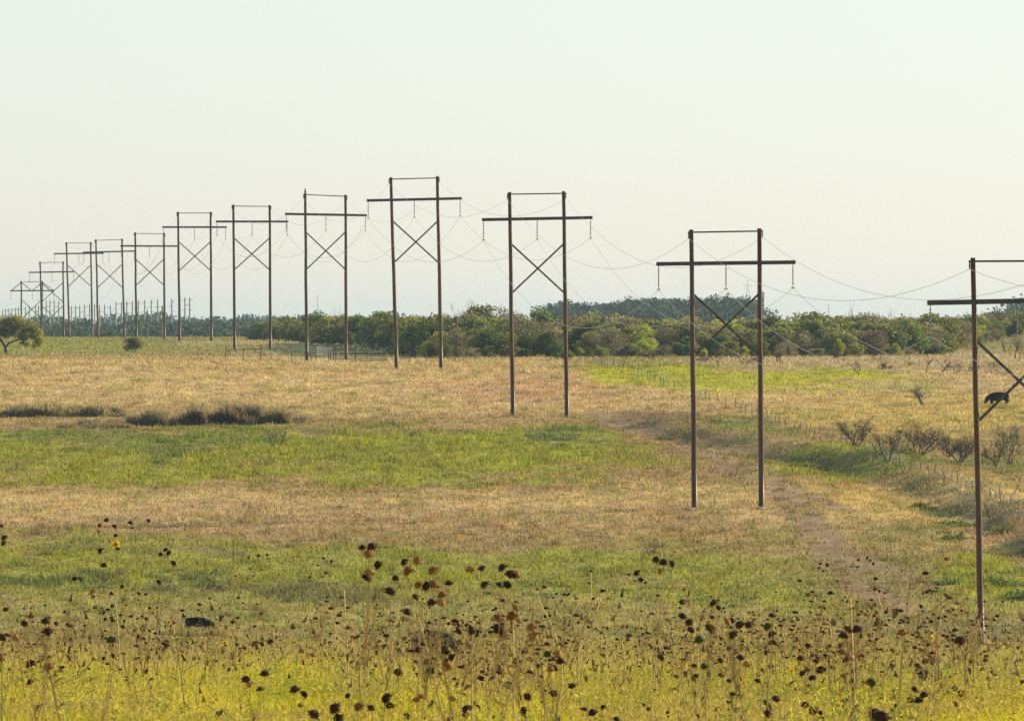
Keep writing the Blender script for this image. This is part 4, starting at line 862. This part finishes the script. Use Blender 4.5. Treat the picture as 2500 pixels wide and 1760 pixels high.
# smaller ones farther down the slope: four kinds, copied
tmpl = []
for i in range(5):
    r = random.Random(900 + i); mb = MB(); hgt = 1.0; heads = []; mh = []
    bx_, tx_ = r.uniform(-.10, .10), r.uniform(-.24, .24); axis = lambda z: bx_ * 4 * z * (1 - z) + tx_ * z * z
    mb.tube([(axis(z / 6), 0, z / 6 - (.05 if z == 0 else 0)) for z in range(7)], [.0065 - .0004 * z for z in range(7)], 4)
    for j in range(4 + i * 2):
        z0 = r.uniform(.4, .95); a = r.uniform(0, 6.28); ln = r.uniform(.08, .26); tip = (axis(z0) + math.cos(a) * ln, math.sin(a) * ln, z0 + r.uniform(.08, .3))
        mb.tube([(axis(z0), 0, z0), (axis(z0) + (tip[0] - axis(z0)) * .6, tip[1] * .6, z0 + .06), tip], [.004, .0035, .003], 3)
        hr = r.uniform(.010, .019); mh.append((tip, hr))
    a = mb.mesh('stem'); a.materials.append(M_stem)
    tmpl.append((a, mh))
CL = [(1040, 100, 18), (1160, 70, 12), (820, 60, 7), (1640, 110, 16), (1800, 110, 16), (1990, 90, 14), (2120, 90, 10), (380, 70, 10), (110, 60, 7), (1330, 90, 9)]
for cx_, sd_, nn_ in CL:
    for i in range(nn_):
        px = rnd.gauss(cx_, sd_); d = rnd.uniform(58, 110); x = (px - CX) / F * d; s = rnd.uniform(.55, 1.0)
        e = empty('wild_sunflower', (x, d, H(x, d)), 'golden stalked dried sunflower with small dark heads among the tangled foreground stalks', 'wild sunflower', 'golden dried stalks tangled in clumps in the foreground', rnd.uniform(0, 6.28)); e.scale = (s * 1.25, s * 1.25, s)
        a, b = tmpl[rnd.randrange(5)]
        link('stem', a, None, e)
        for tip, hr in b: link('seed_head', HM[rnd.randrange(4)] if rnd.random() < .7 else HR[rnd.randrange(3)], None, e, tip).scale = (hr,) * 3
        for j in range(3):
            lo = link('leaf', LM[rnd.randrange(3)], None, e, (0, 0, rnd.uniform(.2, .85))); lo.scale = (rnd.uniform(.04, .09),) * 3; lo.rotation_euler = (rnd.uniform(-.6, .6), rnd.uniform(0, .9), rnd.uniform(0, 6.28))
for i in range(54):
    u = rnd.random()
    px = rnd.uniform(-20, 2320) if u < .35 else rnd.gauss(1700, 330) if u < .75 else rnd.gauss(450, 260)
    d = rnd.uniform(75, 210); x = (px - CX) / F * d; s = rnd.uniform(.55, 1.05)
    e = empty('wild_sunflower', (x, d, H(x, d)), 'small dried weed with tiny dark seed heads in the foreground grass', 'wild sunflower', 'small dried weeds in the foreground grass', rnd.uniform(0, 6.28)); e.scale = (s,) * 3
    a, b = tmpl[rnd.randrange(5)]
    link('stem', a, None, e)
    for tip, hr in b: link('seed_head', HM[rnd.randrange(4)], None, e, tip).scale = (hr,) * 3

# ---------------------------------------------------------------- haze
me = MB()
x0, x1, y0, y1, z0, z1 = -1500, 1500, -200, 8990, -26, 14
bm = bmesh.new(); bmesh.ops.create_cube(bm, size=1)
for v in bm.verts: v.co = Vector(((x0 + x1) / 2 + v.co.x * (x1 - x0), (y0 + y1) / 2 + v.co.y * (y1 - y0), (z0 + z1) / 2 + v.co.z * (z1 - z0)))
me = bpy.data.meshes.new('haze'); bm.to_mesh(me); bm.free()
mh = bpy.data.materials.new('haze'); mh.use_nodes = True; n = mh.node_tree.nodes; n.remove(n['Principled BSDF'])
pv = n.new('ShaderNodeVolumePrincipled'); pv.inputs['Density'].default_value = .00005; pv.inputs['Color'].default_value = (.55, .80, 1, 1); pv.inputs['Anisotropy'].default_value = .2
mh.node_tree.links.new(pv.outputs[0], n['Material Output'].inputs['Volume'])
tag(link('haze', me, mh), 'pale blue haze over the far country', 'haze', kind='stuff')
